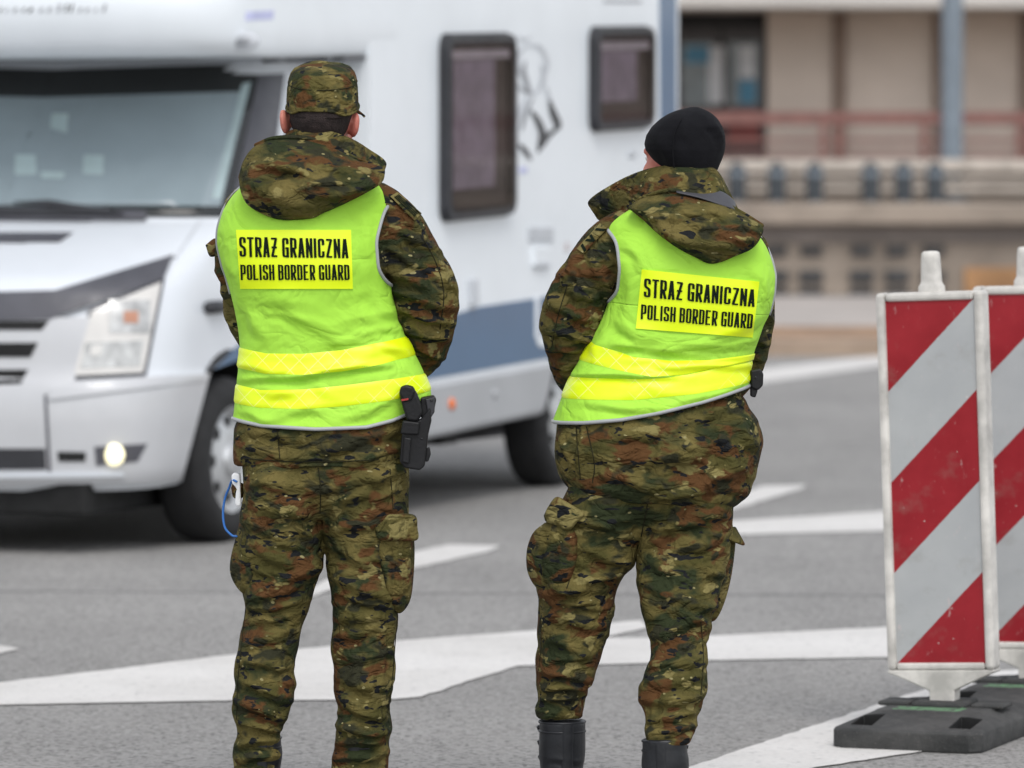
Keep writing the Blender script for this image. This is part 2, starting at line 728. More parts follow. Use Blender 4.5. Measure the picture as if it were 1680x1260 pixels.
def drape(per, name, quad, trees, off, thick, mat, parent, nu=14, nv=8, curl=0.0, fb=0.0):
    top, bot = [], []
    for j in range(nv + 1):
        for i in range(nu + 1):
            p = bil(quad, i / nu, j / nv)
            h, d = per.hit(p[0], p[1], trees, fb)
            e = off + curl * (j / nv) ** 2
            top.append(h + d * (e + thick))
            bot.append(h + d * (off * 0.2 - 0.004))
    n = len(top)
    W = nu + 1
    f = []
    for j in range(nv):
        for i in range(nu):
            a = j * W + i
            f.append((a, a + 1, a + W + 1, a + W))
            f.append((n + a, n + a + W, n + a + W + 1, n + a + 1))
    edge = [i for i in range(W)] + [j * W + nu for j in range(1, nv + 1)] + [nv * W + i for i in range(nu - 1, -1, -1)] + [j * W for j in range(nv - 1, 0, -1)]
    for a, b in zip(edge, edge[1:] + edge[:1]):
        f.append((a, b, n + b, n + a))
    o = mk(name, top + bot, f, mat, parent, auto=50)
    fixn(o)
    return o


def _glyphs():
    w, s = .31, .060
    x0, x1, y0, y1 = s, .31 - s, s, 1 - s

    def rp(pts, r=.085):
        out = [np.array(pts[0], float)]
        for a, b, c in zip(pts, pts[1:], pts[2:]):
            a, b, c = np.array(a, float), np.array(b, float), np.array(c, float)
            p = b + (a - b) / np.linalg.norm(a - b) * min(r, np.linalg.norm(a - b) * .5)
            q = b + (c - b) / np.linalg.norm(c - b) * min(r, np.linalg.norm(c - b) * .5)
            for i in range(6):
                t = i / 5
                out.append(p * (1 - t) ** 2 + 2 * b * t * (1 - t) + q * t * t)
        out.append(np.array(pts[-1], float))
        return out
    st = [(x0, 0), (x0, 1)]
    G = {'S': [rp([(x1, .70), (x1, y1), (x0, y1), (x0, .56), (x1, .44), (x1, y0), (x0, y0), (x0, .30)])],
         'T': [[(0, y1), (w, y1)], [(w / 2, y1), (w / 2, 0)]],
         'R': [st, rp([(x0, y1), (x1, y1), (x1, .46), (x0, .46)]), [(.15, .46), (x1 + .015, 0)]],
         'A': [[(.055, 0), (w / 2 - .01, 1)], [(w / 2 + .01, 1), (w - .055, 0)], [(.09, .25), (w - .09, .25)]],
         'Z': [[(.02, y1), (w - .02, y1)], [(x1, y1), (x0, y0)], [(.02, y0), (w - .02, y0)]],
         'G': [rp([(x1, .68), (x1, y1), (x0, y1), (x0, y0), (x1, y0), (x1, .44)]), [(.15, .47), (w, .47)], [(x1, .47), (x1, .0)]],
         'N': [st, [(x0, .98), (x1, .02)], [(x1, 0), (x1, 1)]], 'I': [[(s, 0), (s, 1)]],
         'C': [rp([(x1, .66), (x1, y1), (x0, y1), (x0, y0), (x1, y0), (x1, .34)])],
         'P': [st, rp([(x0, y1), (x1, y1), (x1, .42), (x0, .42)])],
         'O': [rp([(w / 2, y1), (x0, y1), (x0, y0), (x1, y0), (x1, y1), (w / 2, y1)])],
         'L': [st, [(x0, y0), (w - .02, y0)]], 'H': [st, [(x1, 0), (x1, 1)], [(x0, .5), (x1, .5)]],
         'B': [st, rp([(x0, y1), (x1, y1), (x1, .53), (x0, .53)]), rp([(x0, .53), (x1, .53), (x1, y0), (x0, y0)])],
         'D': [st, rp([(x0, y1), (x1, y1), (x1, y0), (x0, y0)])],
         'E': [st, [(x0, y1), (w - .03, y1)], [(x0, .52), (w - .06, .52)], [(x0, y0), (w - .03, y0)]],
         'U': [rp([(x0, 1), (x0, y0), (x1, y0), (x1, 1)])]}
    G['\u017b'] = G['Z'] + [[(.03, .5), (w - .03, .5)]]
    return G, s


def text_verts(body, bold):
    """bold condensed capitals drawn as thick strokes"""
    G, s = _glyphs()
    V, Fs = [], []
    x = 0.0
    for ch in body:
        if ch == ' ':
            x += .16
            continue
        for gi, pl in enumerate(G[ch]):
            thin = .72 if ch == 'N' and gi == 1 else 1.0
            P = []
            for a, b in zip(pl, pl[1:]):
                a, b = np.array(a, float), np.array(b, float)
                k = max(1, int(np.linalg.norm(b - a) / .12))
                P += [a + (b - a) * i / k for i in range(k)]
            P.append(np.array(pl[-1], float))
            b = len(V)
            for i, p in enumerate(P):
                d = P[min(i + 1, len(P) - 1)] - P[max(i - 1, 0)]
                d = d / (np.linalg.norm(d) + 1e-9)
                n = np.array((-d[1], d[0])) * (s * thin * (.78 if abs(d[0]) > .9 else 1.0))
                V.append((x + p[0] + n[0], p[1] + n[1], 0))
                V.append((x + p[0] - n[0], p[1] - n[1], 0))
            for i in range(len(P) - 1):
                Fs.append((b + 2 * i, b + 2 * i + 1, b + 2 * i + 3, b + 2 * i + 2))
        x += (.132 if ch == 'I' else .31) + .062
    V = np.array(V)
    lo, hi = V.min(0), V.max(0)
    V[:, 0] = (V[:, 0] - lo[0]) / (hi[0] - lo[0])
    V[:, 1] = (V[:, 1] - lo[1]) / (hi[1] - lo[1])
    return V, Fs


def lettering(per, body, quad, trees, off, mat, parent, bars=(), bold=0.022):
    """one line of bold condensed print fitted into a px quad on the cloth"""
    V, Fs = text_verts(body, bold)
    pts = []
    for v in V:
        p = bil(quad, v[0], 1 - v[1])
        h, d = per.hit(p[0], p[1], trees)
        pts.append(h + d * off)
    for (u0, u1, v0, v1) in bars:
        b = len(pts)
        for (u, v) in ((u0, v0), (u1, v0), (u1, v1), (u0, v1)):
            p = bil(quad, u, v)
            h, d = per.hit(p[0], p[1], trees)
            pts.append(h + d * (off + 0.0006))
        Fs.append((b, b + 1, b + 2, b + 3))
    return mk('lettering', pts, Fs, mat, parent, smooth=False)


def make_vest(per, prof, hem, edgeL, edgeR, arm_py, top_py, folds, panel_quad, lines, tapes, off=0.010):
    """hem, edges: px polylines; tapes: list of (top polyline, bottom polyline)"""
    cy = -0.12

    def curve_x(poly):      # z as a function of x
        q = sorted([tuple(per.P(a, b, cy)) for a, b in poly])
        xs, zs = np.array([a[0] for a in q]), np.array([a[2] for a in q])
        return lambda x: np.interp(x, xs, zs)

    def curve_z(poly):      # x as a function of z
        q = sorted([(per.P(a, b, cy).z, per.P(a, b, cy).x) for a, b in poly])
        zs, xs = np.array([a[0] for a in q]), np.array([a[1] for a in q])
        zz = np.linspace(zs[0], zs[-1], 120)
        xx = gsm(np.interp(zz, zs, xs), 4)
        return lambda z: np.interp(z, zz, xx)
    hemf = curve_x(hem)
    eL, eR = curve_z(edgeL), curve_z(edgeR)
    zarm = per.P(800, arm_py, cy).z
    ztop = per.P(800, top_py, cy).z
    NT_, NL, NU = 160, 80, 56
    V, Fc = [], []
    th = np.linspace(0, 2 * np.pi, NT_, endpoint=False)

    def zc_for(target, th):          # solve z of the ring so that the point lands on target(x)
        z = np.full_like(th, zarm - 0.2)
        for _ in range(8):
            x, y, zz = prof.pt(th, z)
            z = z + (target(x) - zz)
        return z
    zh = zc_for(hemf, th)
    x, y, z = prof.pt(th, zh, off, folds)
    hemline = list(zip(x, y, z))
    for j in range(NL + 1):
        zc = zh + (zarm - zh) * (j / NL)
        x, y, z = prof.pt(th, zc, off, folds)
        V += list(zip(x, y, z))
    for j in range(NL):
        for i in range(NT_):
            k = (i + 1) % NT_
            Fc.append((j * NT_ + i, j * NT_ + k, (j + 1) * NT_ + k, (j + 1) * NT_ + i))
    edges = {'bl': [], 'br': [], 'fl': [], 'fr': []}
    for side in ('b', 'f'):
        base = len(V)
        for j in range(NU + 1):
            zc = zarm + (ztop - zarm) * j / NU
            cx, a, bb, bf, cyy = prof.at(zc)
            lim = []
            for e, sg in ((eL, 1), (eR, -1)):
                xe = cx - sg * a
                for _ in range(4):
                    xe2 = float(e(zc + prof.k * (xe - cx)))
                    fx = (cx - xe2) / a
                    fx = max(-1.0, min(1.0, fx))
                    xe = cx - a * fx
                c = math.copysign(abs(fx) ** (prof.n / 2), fx)
                lim.append(math.acos(max(-1, min(1, c))))
            t = np.linspace(lim[0], lim[1], 81)
            if side == 'f':
                t = 2 * np.pi - t
            x, y, z = prof.pt(t, zc, off, folds)
            row = list(zip(x, y, z))
            V += row
            edges[side + 'l'].append(row[0])
            edges[side + 'r'].append(row[-1])
        for j in range(NU):
            for i in range(80):
                a0 = base + j * 81 + i
                q = (a0, a0 + 1, a0 + 82, a0 + 81)
                Fc.append(q if side == 'b' else q[::-1])
    vest = mk('safety_vest', V, Fc, M['vest'], per.root)
    fixn(vest)
    me = vest.data
    bvh = BVHTree.FromPolygons([tuple(v.co) for v in me.vertices], [tuple(p.vertices) for p in me.polygons])
    so = vest.modifiers.new('solid', 'SOLIDIFY')
    so.thickness = 0.003
    so.offset = -1
    # piping along the hem and arm holes
    v, f = tube(hemline + hemline[:1], [0.0046] * (len(hemline) + 1), 8, 1, round_ends=False)
    mk('hem_piping', v, f, M['piping'], vest)
    for s in 'lr':
        line = edges['b' + s] + edges['f' + s][::-1]
        line = [Vector(p) for p in line]
        keep = [line[0]]
        for p in line[1:]:
            if (p - keep[-1]).length > 0.006:
                keep.append(p)
        v, f = tube(keep, [0.0046] * len(keep), 8, 1, round_ends=False)
        mk('armhole_piping', v, f, M['piping'], vest)
    # reflective tapes run right round the body
    for (tp, bt) in tapes:
        ft, fb = curve_x(tp), curve_x(bt)
        tt = np.linspace(0, 2 * np.pi, 200, endpoint=False)
        zt, zb = zc_for(ft, tt), zc_for(fb, tt)
        rows = []
        for e in np.linspace(0, 1, 9):
            o_ = off + 0.0032 if 0 < e < 1 else off + 0.0005
            x, y, z = prof.pt(tt, zb + (zt - zb) * e, o_, folds)
            rows.append(list(zip(x, y, z)))
        v, f = loft(rows, cap=False)
        mk('reflective_tape', v, f, M['tape'], vest)
    pan = drape(per, 'back_panel', panel_quad, [bvh], 0.002, 0.0015, M['panel'], vest, 40, 20)
    pb = BVHTree.FromPolygons([tuple(q.co) for q in pan.data.vertices], [tuple(p.vertices) for p in pan.data.polygons])
    for body, quad, bars in lines:
        lettering(per, body, quad, [pb, bvh], 0.0022, M['print'], vest, bars)
    return vest, bvh


def hand(pieces, wrist, f, s, n):
    """palm and five curled fingers: f along the fingers, s towards the thumb, n out of the back of the hand"""
    wrist, f, s, n = Vector(wrist), Vector(f).normalized(), Vector(s).normalized(), Vector(n).normalized()
    rot = Matrix((s, f, n)).transposed()
    c = wrist + f * 0.055
    pieces.append(ellipsoid(c, (0.043, 0.058, 0.019), rot))
    pieces.append(tube([wrist - f * 0.05, wrist, c], [0.027, 0.026, 0.026], 12, 3))
    for i, L in enumerate((0.074, 0.082, 0.077, 0.060)):
        a = c + f * 0.042 + s * (0.030 - 0.020 * i)
        k1 = a + f * L * 0.45 - n * 0.006
        k2 = k1 + f * L * 0.22 - n * L * 0.26
        k3 = k2 - n * L * 0.20 - f * L * 0.10
        pieces.append(tube([a - f * 0.02, a, k1, k2, k3], [0.0098, 0.0098, 0.0090, 0.0083, 0.0073], 10, 3))
    b = wrist + f * 0.025 + s * 0.030
    pieces.append(tube([b, b + s * 0.022 + f * 0.022 - n * 0.008, b + s * 0.030 + f * 0.052 - n * 0.016, b + s * 0.022 + f * 0.076 - n * 0.022], [0.014, 0.012, 0.0105, 0.009], 10, 3))


def head_pieces(c, yaw, tilt=0.0, sc=1.0):
    """cranium, jaw, nose, lips, brow and ears, facing +y before the turn; returns closed pieces"""
    Rm = Matrix.Rotation(yaw, 3, 'Z') @ Matrix.Rotation(tilt, 3, 'X')
    c = Vector(c)

    def p(x, y, z):
        return c + Rm @ (Vector((x, y, z)) * sc)
    out = [ellipsoid(p(0, -0.012, 0.02), (0.076 * sc, 0.096 * sc, 0.096 * sc), Rm, 24, 18),
           ellipsoid(p(0, 0.030, -0.045), (0.062 * sc, 0.066 * sc, 0.072 * sc), Rm, 24, 18),
           ellipsoid(p(0, 0.062, -0.095), (0.026 * sc, 0.026 * sc, 0.022 * sc), Rm),
           tube([p(0, 0.088, 0.002), p(0, 0.104, -0.026), p(0, 0.112, -0.040)], [0.009 * sc, 0.011 * sc, 0.014 * sc], 10, 3),
           tube([p(-0.022, 0.086, -0.070), p(0, 0.094, -0.068), p(0.022, 0.086, -0.070)], [0.005 * sc, 0.008 * sc, 0.005 * sc], 8, 3),
           tube([p(-0.020, 0.085, -0.079), p(0, 0.092, -0.081), p(0.020, 0.085, -0.079)], [0.005 * sc, 0.008 * sc, 0.005 * sc], 8, 3),
           tube([p(-0.055, 0.066, 0.018), p(-0.03, 0.082, 0.024), p(0, 0.086, 0.014), p(0.03, 0.082, 0.024), p(0.055, 0.066, 0.018)], [0.010 * sc] * 5, 8, 3)]
    out.append(ellipsoid(p(0, 0.043, -0.012), (0.062 * sc, 0.050 * sc, 0.066 * sc), Rm, 24, 18))
    for s in (-1, 1):
        out.append(ellipsoid(p(s * 0.045, 0.058, -0.032), (0.024 * sc, 0.022 * sc, 0.026 * sc), Rm))
    return out, p, Rm


def ears(pieces, per, pts):
    for (px, py, yo, s, w, h) in pts:
        c = per.P(px, py, yo)
        rot = Matrix.Rotation(R(18 * s), 3, 'Z') @ Matrix.Rotation(R(6 * s), 3, 'Y')
        pieces.append(ellipsoid(c, (w, 0.024, h), rot, 16, 12))
        pieces.append(ellipsoid(c + Vector((s * 0.003, -0.008, h * 0.25)), (w * 0.9, 0.016, h * 0.75), rot, 16, 12))


def boot(per, heel, yaw, top_z, r_top, parent, lean=(0, 0)):
    """lace-up combat boot: heel = ground point under the ankle, shaft leaning by `lean` at the top"""
    h = Vector(heel)
    fw = Vector((math.sin(yaw), math.cos(yaw), 0))
    sd = Vector((math.cos(yaw), -math.sin(yaw), 0))
    L = Vector((lean[0], lean[1], 0))

    def p(f, s, z):
        return h + fw * f + sd * s + Vector((0, 0, z)) + L * (max(0, z - 0.06) / (top_z - 0.06))
    pcs = [tube([p(-0.004, 0, 0.06), p(-0.002, 0, 0.11), p(-0.006, 0, 0.16), p(-0.01, 0, top_z - 0.02), p(-0.01, 0, top_z)], [0.050, 0.050, 0.056, r_top, r_top * 1.02], 24, 4, round_ends=False),
           ellipsoid(p(-0.005, 0, 0.062), (0.047, 0.052, 0.045)),
           tube([p(0.0, 0, 0.065), p(0.07, 0, 0.062), p(0.13, 0, 0.048), p(0.165, 0, 0.042)], [0.046, 0.048, 0.046, 0.038], 20, 4),
           tube([p(0.02, 0, 0.11), p(0.07, 0, 0.085)], [0.042, 0.036], 16, 3)]
    fo = Folds()
    for z, a in ((0.095, 0.004), (0.12, 0.004), (0.145, 0.003)):
        q = p(-0.03, 0, z)
        fo.add((q.x - 0.05, q.z + 0.006), (q.x + 0.05, q.z - 0.004), 0.007, a)
    V, fc = fuse(pcs, 0.005, 3)
    V[:, 2] = np.maximum(V[:, 2], 0.02)
    Nn = normals(V, fc)
    V = V + Nn * fo.eval(V[:, 0], V[:, 2], Nn[:, 1])[:, None]
    b = mk('boot', V, fc, M['leather'], parent)
    # sole
    out = []
    for i in range(28):
        t = 2 * math.pi * i / 28
        f = 0.055 + 0.145 * math.cos(t)
        w = 0.047 if f > 0.06 else 0.042
        out.append(h + fw * f + sd * (w * math.copysign(abs(math.sin(t)) ** 0.7, math.sin(t))))
    rings = [[Vector((q.x, q.y, z)) for q in out] for z in (0.001, 0.012, 0.03)]
    v, f = loft(rings)
    s = mk('sole', v, f, M['rubber_sole'], b, auto=40)
    fixn(s)
    # back strap, padded collar and pull loop
    def shaft(z):
        t = (z - 0.06) / (top_z - 0.06)
        r = 0.050 + (r_top - 0.050) * max(0, min(1, (t - 0.35) / 0.5))
        return p(-0.008, 0, z), r
    v, f = [], []
    for j in range(9):
        c, r = shaft(0.05 + (top_z - 0.055) * j / 8)
        for i in range(7):
            a = (i / 6 - 0.5) * 0.62
            d = -fw * math.cos(a) + sd * math.sin(a)
            v.append(c + d * (r + (0.0035 if 0 < i < 6 else -0.002)))
    for j in range(8):
        for i in range(6):
            a = j * 7 + i
            f.append((a, a + 1, a + 8, a + 7))
    mk('back_strap', v, f, M['leather'], b)
    c, r = shaft(top_z)
    for dz, rr in ((-0.004, 0.0035), (-0.026, 0.0035)):
        pts = []
        for i in range(25):
            t = 2 * math.pi * i / 24
            pts.append(c + Vector((0, 0, dz)) + (fw * math.cos(t) + sd * math.sin(t)) * (r - 0.001))
        v, f = tube(pts, [rr] * 25, 8, 1, round_ends=False)
        mk('padded_collar', v, f, M['leather'], b)
    for sgn in (-1, 1):
        for j in range(4):
            c, r = shaft(top_z - 0.02 - 0.035 * j)
            q = c + fw * r * 0.75 + sd * sgn * r * 0.78
            v, f = tube([q, q + fw * 0.008 + sd * sgn * 0.004, q + fw * 0.012 - Vector((0, 0, 0.01))], [0.004, 0.004, 0.003], 8, 2)
            mk('lace_hook', v, f, M['steel_dark'], b)
    return b

# ================================================================== ground
def asphalt():
    m, nt = new_mat('asphalt', 0.85, 0.3)
    v = nt.coord()
    big = nt.noise(v, 0.35, 4, 0.6)
    mid = nt.noise(nt.coord((1, 0.35, 1)), 2.2, 4, 0.6)
    fine = nt.noise(v, 62, 3, 0.75)
    grit = nt.n('ShaderNodeTexVoronoi')
    grit.inputs['Scale'].default_value = 85
    nt.l(v, grit.inputs['Vector'])
    c = nt.mix(nt.step(big, 0.35, 0.65), (0.232, 0.224, 0.214), (0.31, 0.300, 0.288))
    c = nt.mix(nt.step(mid, 0.45, 0.75, 0, 0.55), c, (0.165, 0.160, 0.155))
    c = nt.mix(nt.step(fine, 0.40, 0.68, 0, 0.8), c, (0.33, 0.322, 0.31))
    g = nt.n('ShaderNodeSeparateColor')
    nt.l(grit.outputs['Color'], g.inputs[0])
    c = nt.mix(nt.step(g.outputs[0], 0.72, 0.8, 0, 0.65), c, (0.09, 0.088, 0.085))
    c = nt.mix(nt.step(g.outputs[1], 0.86, 0.9, 0, 0.5), c, (0.38, 0.37, 0.36))
    # tyre-dark tracks and an old tar seam
    se = nt.n('ShaderNodeSeparateXYZ')
    nt.l(v, se.inputs[0])
    seam = nt.math('ABSOLUTE', nt.math('SUBTRACT', nt.math('ADD', se.outputs[1], nt.math('MULTIPLY', nt.noise(v, 1.3, 3), 0.25)), nt.math('ADD', 19.7, nt.math('MULTIPLY', se.outputs[0], -0.05))))
    c = nt.mix(nt.step(seam, 0.02, 0.05, 0.55, 0), c, (0.06, 0.06, 0.062))
    nt.color(c)
    nt.bump(nt.math('ADD', fine, nt.math('MULTIPLY', grit.outputs['Distance'], 0.8)), 0.7, 0.006)
    return m


def road_paint():
    m, nt = new_mat('worn_road_paint', 0.7, 0.4)
    v = nt.coord()
    wear = nt.step(nt.noise(v, 26, 5, 0.75), 0.565, 0.70)
    dirt = nt.step(nt.noise(v, 1.4, 4, 0.65), 0.35, 0.75, 0, 1)
    c = nt.mix(dirt, (0.68, 0.66, 0.635), (0.54, 0.52, 0.495))
    c = nt.mix(nt.step(nt.noise(v, 60, 3), 0.4, 0.75, 0, 0.35), c, (0.42, 0.41, 0.40))
    nt.color(nt.mix(nt.math('MULTIPLY', wear, 0.75), c, (0.24, 0.235, 0.23)))
    nt.bump(nt.noise(v, 95, 2), 0.5, 0.004)
    return m


M['asphalt'] = asphalt()
M['paint'] = road_paint()
gx = 160
road = mk('road', [(-gx, -60, 0), (gx, -60, 0), (gx, 260, 0), (-gx, 260, 0)], [(0, 1, 2, 3)], M['asphalt'], None, False)
tag(road, kind='structure')
MARKS = [
    [(-260, 1150), (-60, 1126), (200, 1096), (380, 1074), (540, 1060), (700, 1047), (880, 1034), (1052, 1017), (1062, 1030), (990, 1046), (1100, 1046), (1220, 1040), (1460, 1028), (1760, 1016), (1900, 1012),
     (1900, 1062), (1760, 1066), (1460, 1078), (1160, 1083), (1060, 1088), (850, 1092), (770, 1116), (690, 1143), (640, 1147), (380, 1149), (0, 1156), (-260, 1162)],
    [(960, 1318), (1130, 1258), (1390, 1172), (1540, 1124), (1640, 1100), (1760, 1094), (1760, 1150), (1640, 1190), (1510, 1233), (1340, 1258), (1160, 1300), (1040, 1330)],
    [(1120, 842), (1206, 812), (1252, 797), (1323, 795), (1312, 803), (1208, 834), (1130, 858)],
    [(1120, 862), (1206, 854), (1460, 838), (1700, 824), (1700, 860), (1460, 871), (1206, 877), (1120, 880)],
    [(440, 1000), (516, 962), (545, 945), (680, 905), (735, 893), (820, 895), (800, 905), (680, 932), (545, 966), (480, 990)],
    [(900, 655), (1100, 626), (1250, 605), (1440, 583), (1700, 556), (1700, 572), (1440, 601), (1250, 628), (1100, 648), (900, 676)],
    [(-300, 1070), (-60, 1056), (0, 1058), (32, 1064), (0, 1072), (-100, 1080), (-300, 1092)],
]
for mk_ in MARKS:
    raw = [ground(a, b, 0.004) for a, b in mk_]
    pts = []
    for a, b in zip(raw, raw[1:] + raw[:1]):
        k = max(1, min(60, int((b - a).length / .05)))
        for i in range(k):
            q = a.lerp(b, i / k)
            e = (b - a).normalized()
            w = (noise.noise(q * 9) * .012 + noise.noise(q * 31) * .006) if i else 0
            pts.append(q + Vector((-e.y, e.x, 0)) * w)
    mm = mk('road_marking', pts, [tuple(range(len(pts)))], M['paint'], road, False)
    bm = bmesh.new()
    bm.from_mesh(mm.data)
    bmesh.ops.triangulate(bm, faces=bm.faces)
    bmesh.ops.recalc_face_normals(bm, faces=bm.faces)
    bm.to_mesh(mm.data)
    bm.free()
    if mm.data.polygons[0].normal.z < 0:
        mm.data.flip_normals()

# far kerb, verge and pavement
M['kerb'] = plain('kerb_concrete', (0.36, 0.27, 0.20), 0.85, var=0.25, scale=1.5)
M['verge'] = plain('dry_verge', (0.32, 0.20, 0.12), 0.95, var=0.5, scale=3.0, bump=0.6, bscale=12)
M['paving'] = plain('pale_paving', (0.40, 0.36, 0.33), 0.85, var=0.15, scale=1.2)
ky = 41.8
tag(box('kerb', -60, 60, ky, ky + 0.25, -0.05, 0.13, M['kerb'], None, 0.02), kind='structure')
tag(box('verge', -60, 60, ky + 0.25, ky + 3.4, -0.05, 0.12, M['verge'], None, 0.01), kind='structure')
tag(box('pavement', -60, 60, ky + 3.4, 140, -0.05, 0.10, M['paving'], None, 0.01), kind='structure')


# ================================================================== building behind
M['wall'] = plain('beige_render', (0.62, 0.53, 0.46), 0.9, var=0.12, scale=0.8)
M['slab'] = plain('pale_roof_edge', (0.52, 0.49, 0.46), 0.8, var=0.1, scale=0.7)
M['pilaster'] = plain('brown_pilaster', (0.24, 0.175, 0.14), 0.85, var=0.15)
M['door_dark'] = plain('dark_door_frame', (0.035, 0.03, 0.03), 0.5, var=0.2)
M['door_red'] = plain('dark_red_panel', (0.16, 0.028, 0.022), 0.6, var=0.2)
M['rail_red'] = plain('red_rail_paint', (0.205, 0.092, 0.078), 0.6, var=0.2)
M['shopglass'] = plain('dark_door_glass', (0.10, 0.12, 0.13), 0.12, var=0.3)
M['poster'] = plain('pale_notice', (0.45, 0.45, 0.46), 0.6, var=0.1)
M['poster_b'] = plain('blue_notice', (0.05, 0.17, 0.26), 0.6, var=0.1)
M['parapet'] = plain('parapet_concrete', (0.50, 0.445, 0.39), 0.85, var=0.2)
M['stone'] = plain('weathered_concrete', (0.30, 0.25, 0.205), 0.9, var=0.3, scale=1.1, bump=0.3, bscale=8)
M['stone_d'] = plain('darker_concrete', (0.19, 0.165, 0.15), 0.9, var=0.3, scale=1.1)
M['vent'] = plain('vent_grille', (0.045, 0.045, 0.047), 0.7, var=0.3)
M['post_blue'] = plain('blue_grey_post', (0.034, 0.042, 0.050), 0.55, var=0.2)
M['pole'] = plain('grey_blue_pole', (0.17, 0.205, 0.24), 0.5, var=0.15)
M['rust'] = plain('rusty_patch', (0.38, 0.21, 0.10), 0.9, var=0.4, scale=2)


def wx(px, Y):
    return (px - 840) / F * Y


def wz(py, Y):
    return CAMH - (py - 240) / F * Y


YB = 62.0
bl = empty('border_building', (0, YB, 0), 0, 'low beige building with dark glazed doors behind the platform railing', 'building')
PZ = wz(262, YB)     # platform level


def bb_(name, px0, px1, py0, py1, y0, y1, mat, par, bev=0.0, shift=None):
    s = shift or Vector((0, YB, 0))
    a, b = wx(px0, y0), wx(px1, y0)
    return box(name, a - s.x, b - s.x, y0 - s.y, y1 - s.y, wz(py1, y0), wz(py0, y0), mat, par, bev)


edges_px = [-5200, -4600, -4000, -3400, -2800, -2200, -1600, -1100, -600, -100, 350, 700, 1104]
for a, b in zip(edges_px, edges_px[1:]):
    box('wall_panel', wx(a + 4, YB), wx(b - 4, YB), 0, 0.3, 0.1, 3.6, M['wall'], bl, 0.01)
for a, b in ((1258, 1366), (1386, 1530), (1562, 1672), (1690, 2100), (2106, 2600), (2606, 3100), (3106, 3700), (3706, 4300), (4306, 4900), (4906, 5500), (5506, 6100)):
    box('wall_panel', wx(a, YB), wx(b, YB), 0, 0.3, 0.1, 3.6, M['wall'], bl, 0.01)
for a, b in ((1366, 1386), (1530, 1562), (1672, 1690)):
    box('pilaster', wx(a, YB), wx(b, YB), -0.08, 0.28, 0.1, 3.6, M['pilaster'], bl, 0.01)
box('roof_slab', wx(-5300, 59), wx(6200, 59), -1.7, 8, wz(14, 60.3), 3.9, M['slab'], bl, 0.03)
box('back_wall', wx(-5200, YB), wx(6100, YB), 0.45, 0.6, 0.1, 3.6, M['door_dark'], bl)
box('platform', wx(-5300, YB), wx(6200, YB), -4.4, -0.1, 0.1, PZ, M['stone'], bl, 0.02)
for (a, b) in ((1106, 1182), (1184, 1256)):
    fr = box('door', wx(a, YB), wx(b, YB), 0.05, 0.35, PZ, wz(44, YB), M['door_dark'], bl, 0.01)
    mid = (a + b) / 2
    box('pane', wx(a + 12, YB), wx(b - 12, YB), 0.03, 0.06, wz(175, YB), wz(70, YB), M['shopglass'], fr)
    if a > 1150:
        box('door_panel', wx(a + 10, YB), wx(b - 10, YB), 0.02, 0.06, wz(238, YB), wz(180, YB), M['door_red'], fr)
        box('notice', wx(1212, YB), wx(1238, YB), 0.01, 0.028, wz(128, YB), wz(76, YB), M['poster'], fr)
        box('notice', wx(1212, YB), wx(1240, YB), 0.01, 0.028, wz(170, YB), wz(132, YB), M['poster_b'], fr)
    else:
        box('notice', wx(1124, YB), wx(1164, YB), 0.01, 0.028, wz(104, YB), wz(76, YB), M['poster_b'], fr)
        box('notice', wx(1162, YB), wx(1186, YB), 0.01, 0.028, wz(170, YB), wz(76, YB), M['poster'], fr)

YR_ = 60.0
rl = empty('platform_railing', (wx(1400, YR_), YR_, PZ), 0, 'faded red handrail along the platform in front of the building', 'railing')
sx = wx(1400, YR_)
for a, b in ((184, 204), (228, 234), (250, 256)):
    box('rail', wx(-5200, YR_) - sx, wx(6100, YR_) - sx, -.03 if b - a > 10 else -.02, .03 if b - a > 10 else .02, wz(b, YR_) - PZ, wz(a, YR_) - PZ, M['rail_red'], rl, .005)
for p in list(range(-5100, 1300, 165)) + [1350, 1376, 1515, 1545, 1672, 1830, 1990, 2150] + list(range(2315, 6100, 165)):
    box('post', wx(p - 5, YR_) - sx, wx(p + 5, YR_) - sx, -.045, .045, 0, wz(186, YR_) - PZ, M['rail_red'], rl, .004)

# retaining wall of the platform with its ledge, grilles and parapet
YW = 55.0
rw = empty('retaining_wall', (0, YW, .1), 0, 'weathered concrete retaining wall with dark grilles below a ledge', 'wall')
X0, X1 = wx(-5500, YW), wx(6500, YW)
zl0, zl1 = wz(368, YW) - .1, wz(332, YW) - .1
box('wall_face', X0, X1, 0.25, 2.6, 0, zl0, M['stone'], rw, .02)
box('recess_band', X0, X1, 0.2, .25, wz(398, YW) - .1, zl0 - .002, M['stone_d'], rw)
box('ledge', X0, X1, -.05, 2.6, zl0, zl1, M['stone'], rw, .03)
box('parapet_back', X0, X1, 1.2, 1.35, zl1, wz(264, YW) - .1, M['wall'], rw, .02)
for a, b in ((262, 282), (292, 300), (308, 318)):
    box('parapet_rail', X0, X1, .95, 1.15, wz(b, YW) - .1, wz(a, YW) - .1, M['parapet'], rw, .01)
box('rust_patch', wx(1585, YW), wx(1760, YW), .2, .26, wz(486, YW) - .1, wz(440, YW) - .1, M['rust'], rw, .01)
cols = [905, 965, 1030, 1095, 1150, 1214, 1275, 1333, 1416, 1474, 1534, 1760, 1820, 1880]
for i, c in enumerate(cols):
    for (a, b) in ((404, 420), (444, 464), (474, 490)):
        w = 17 if a < 430 else 19
        box('grille', wx(c - w, YW), wx(c + w, YW), .18, .26, wz(b, YW) - .1, wz(a, YW) - .1, M['vent'], rw, .006)

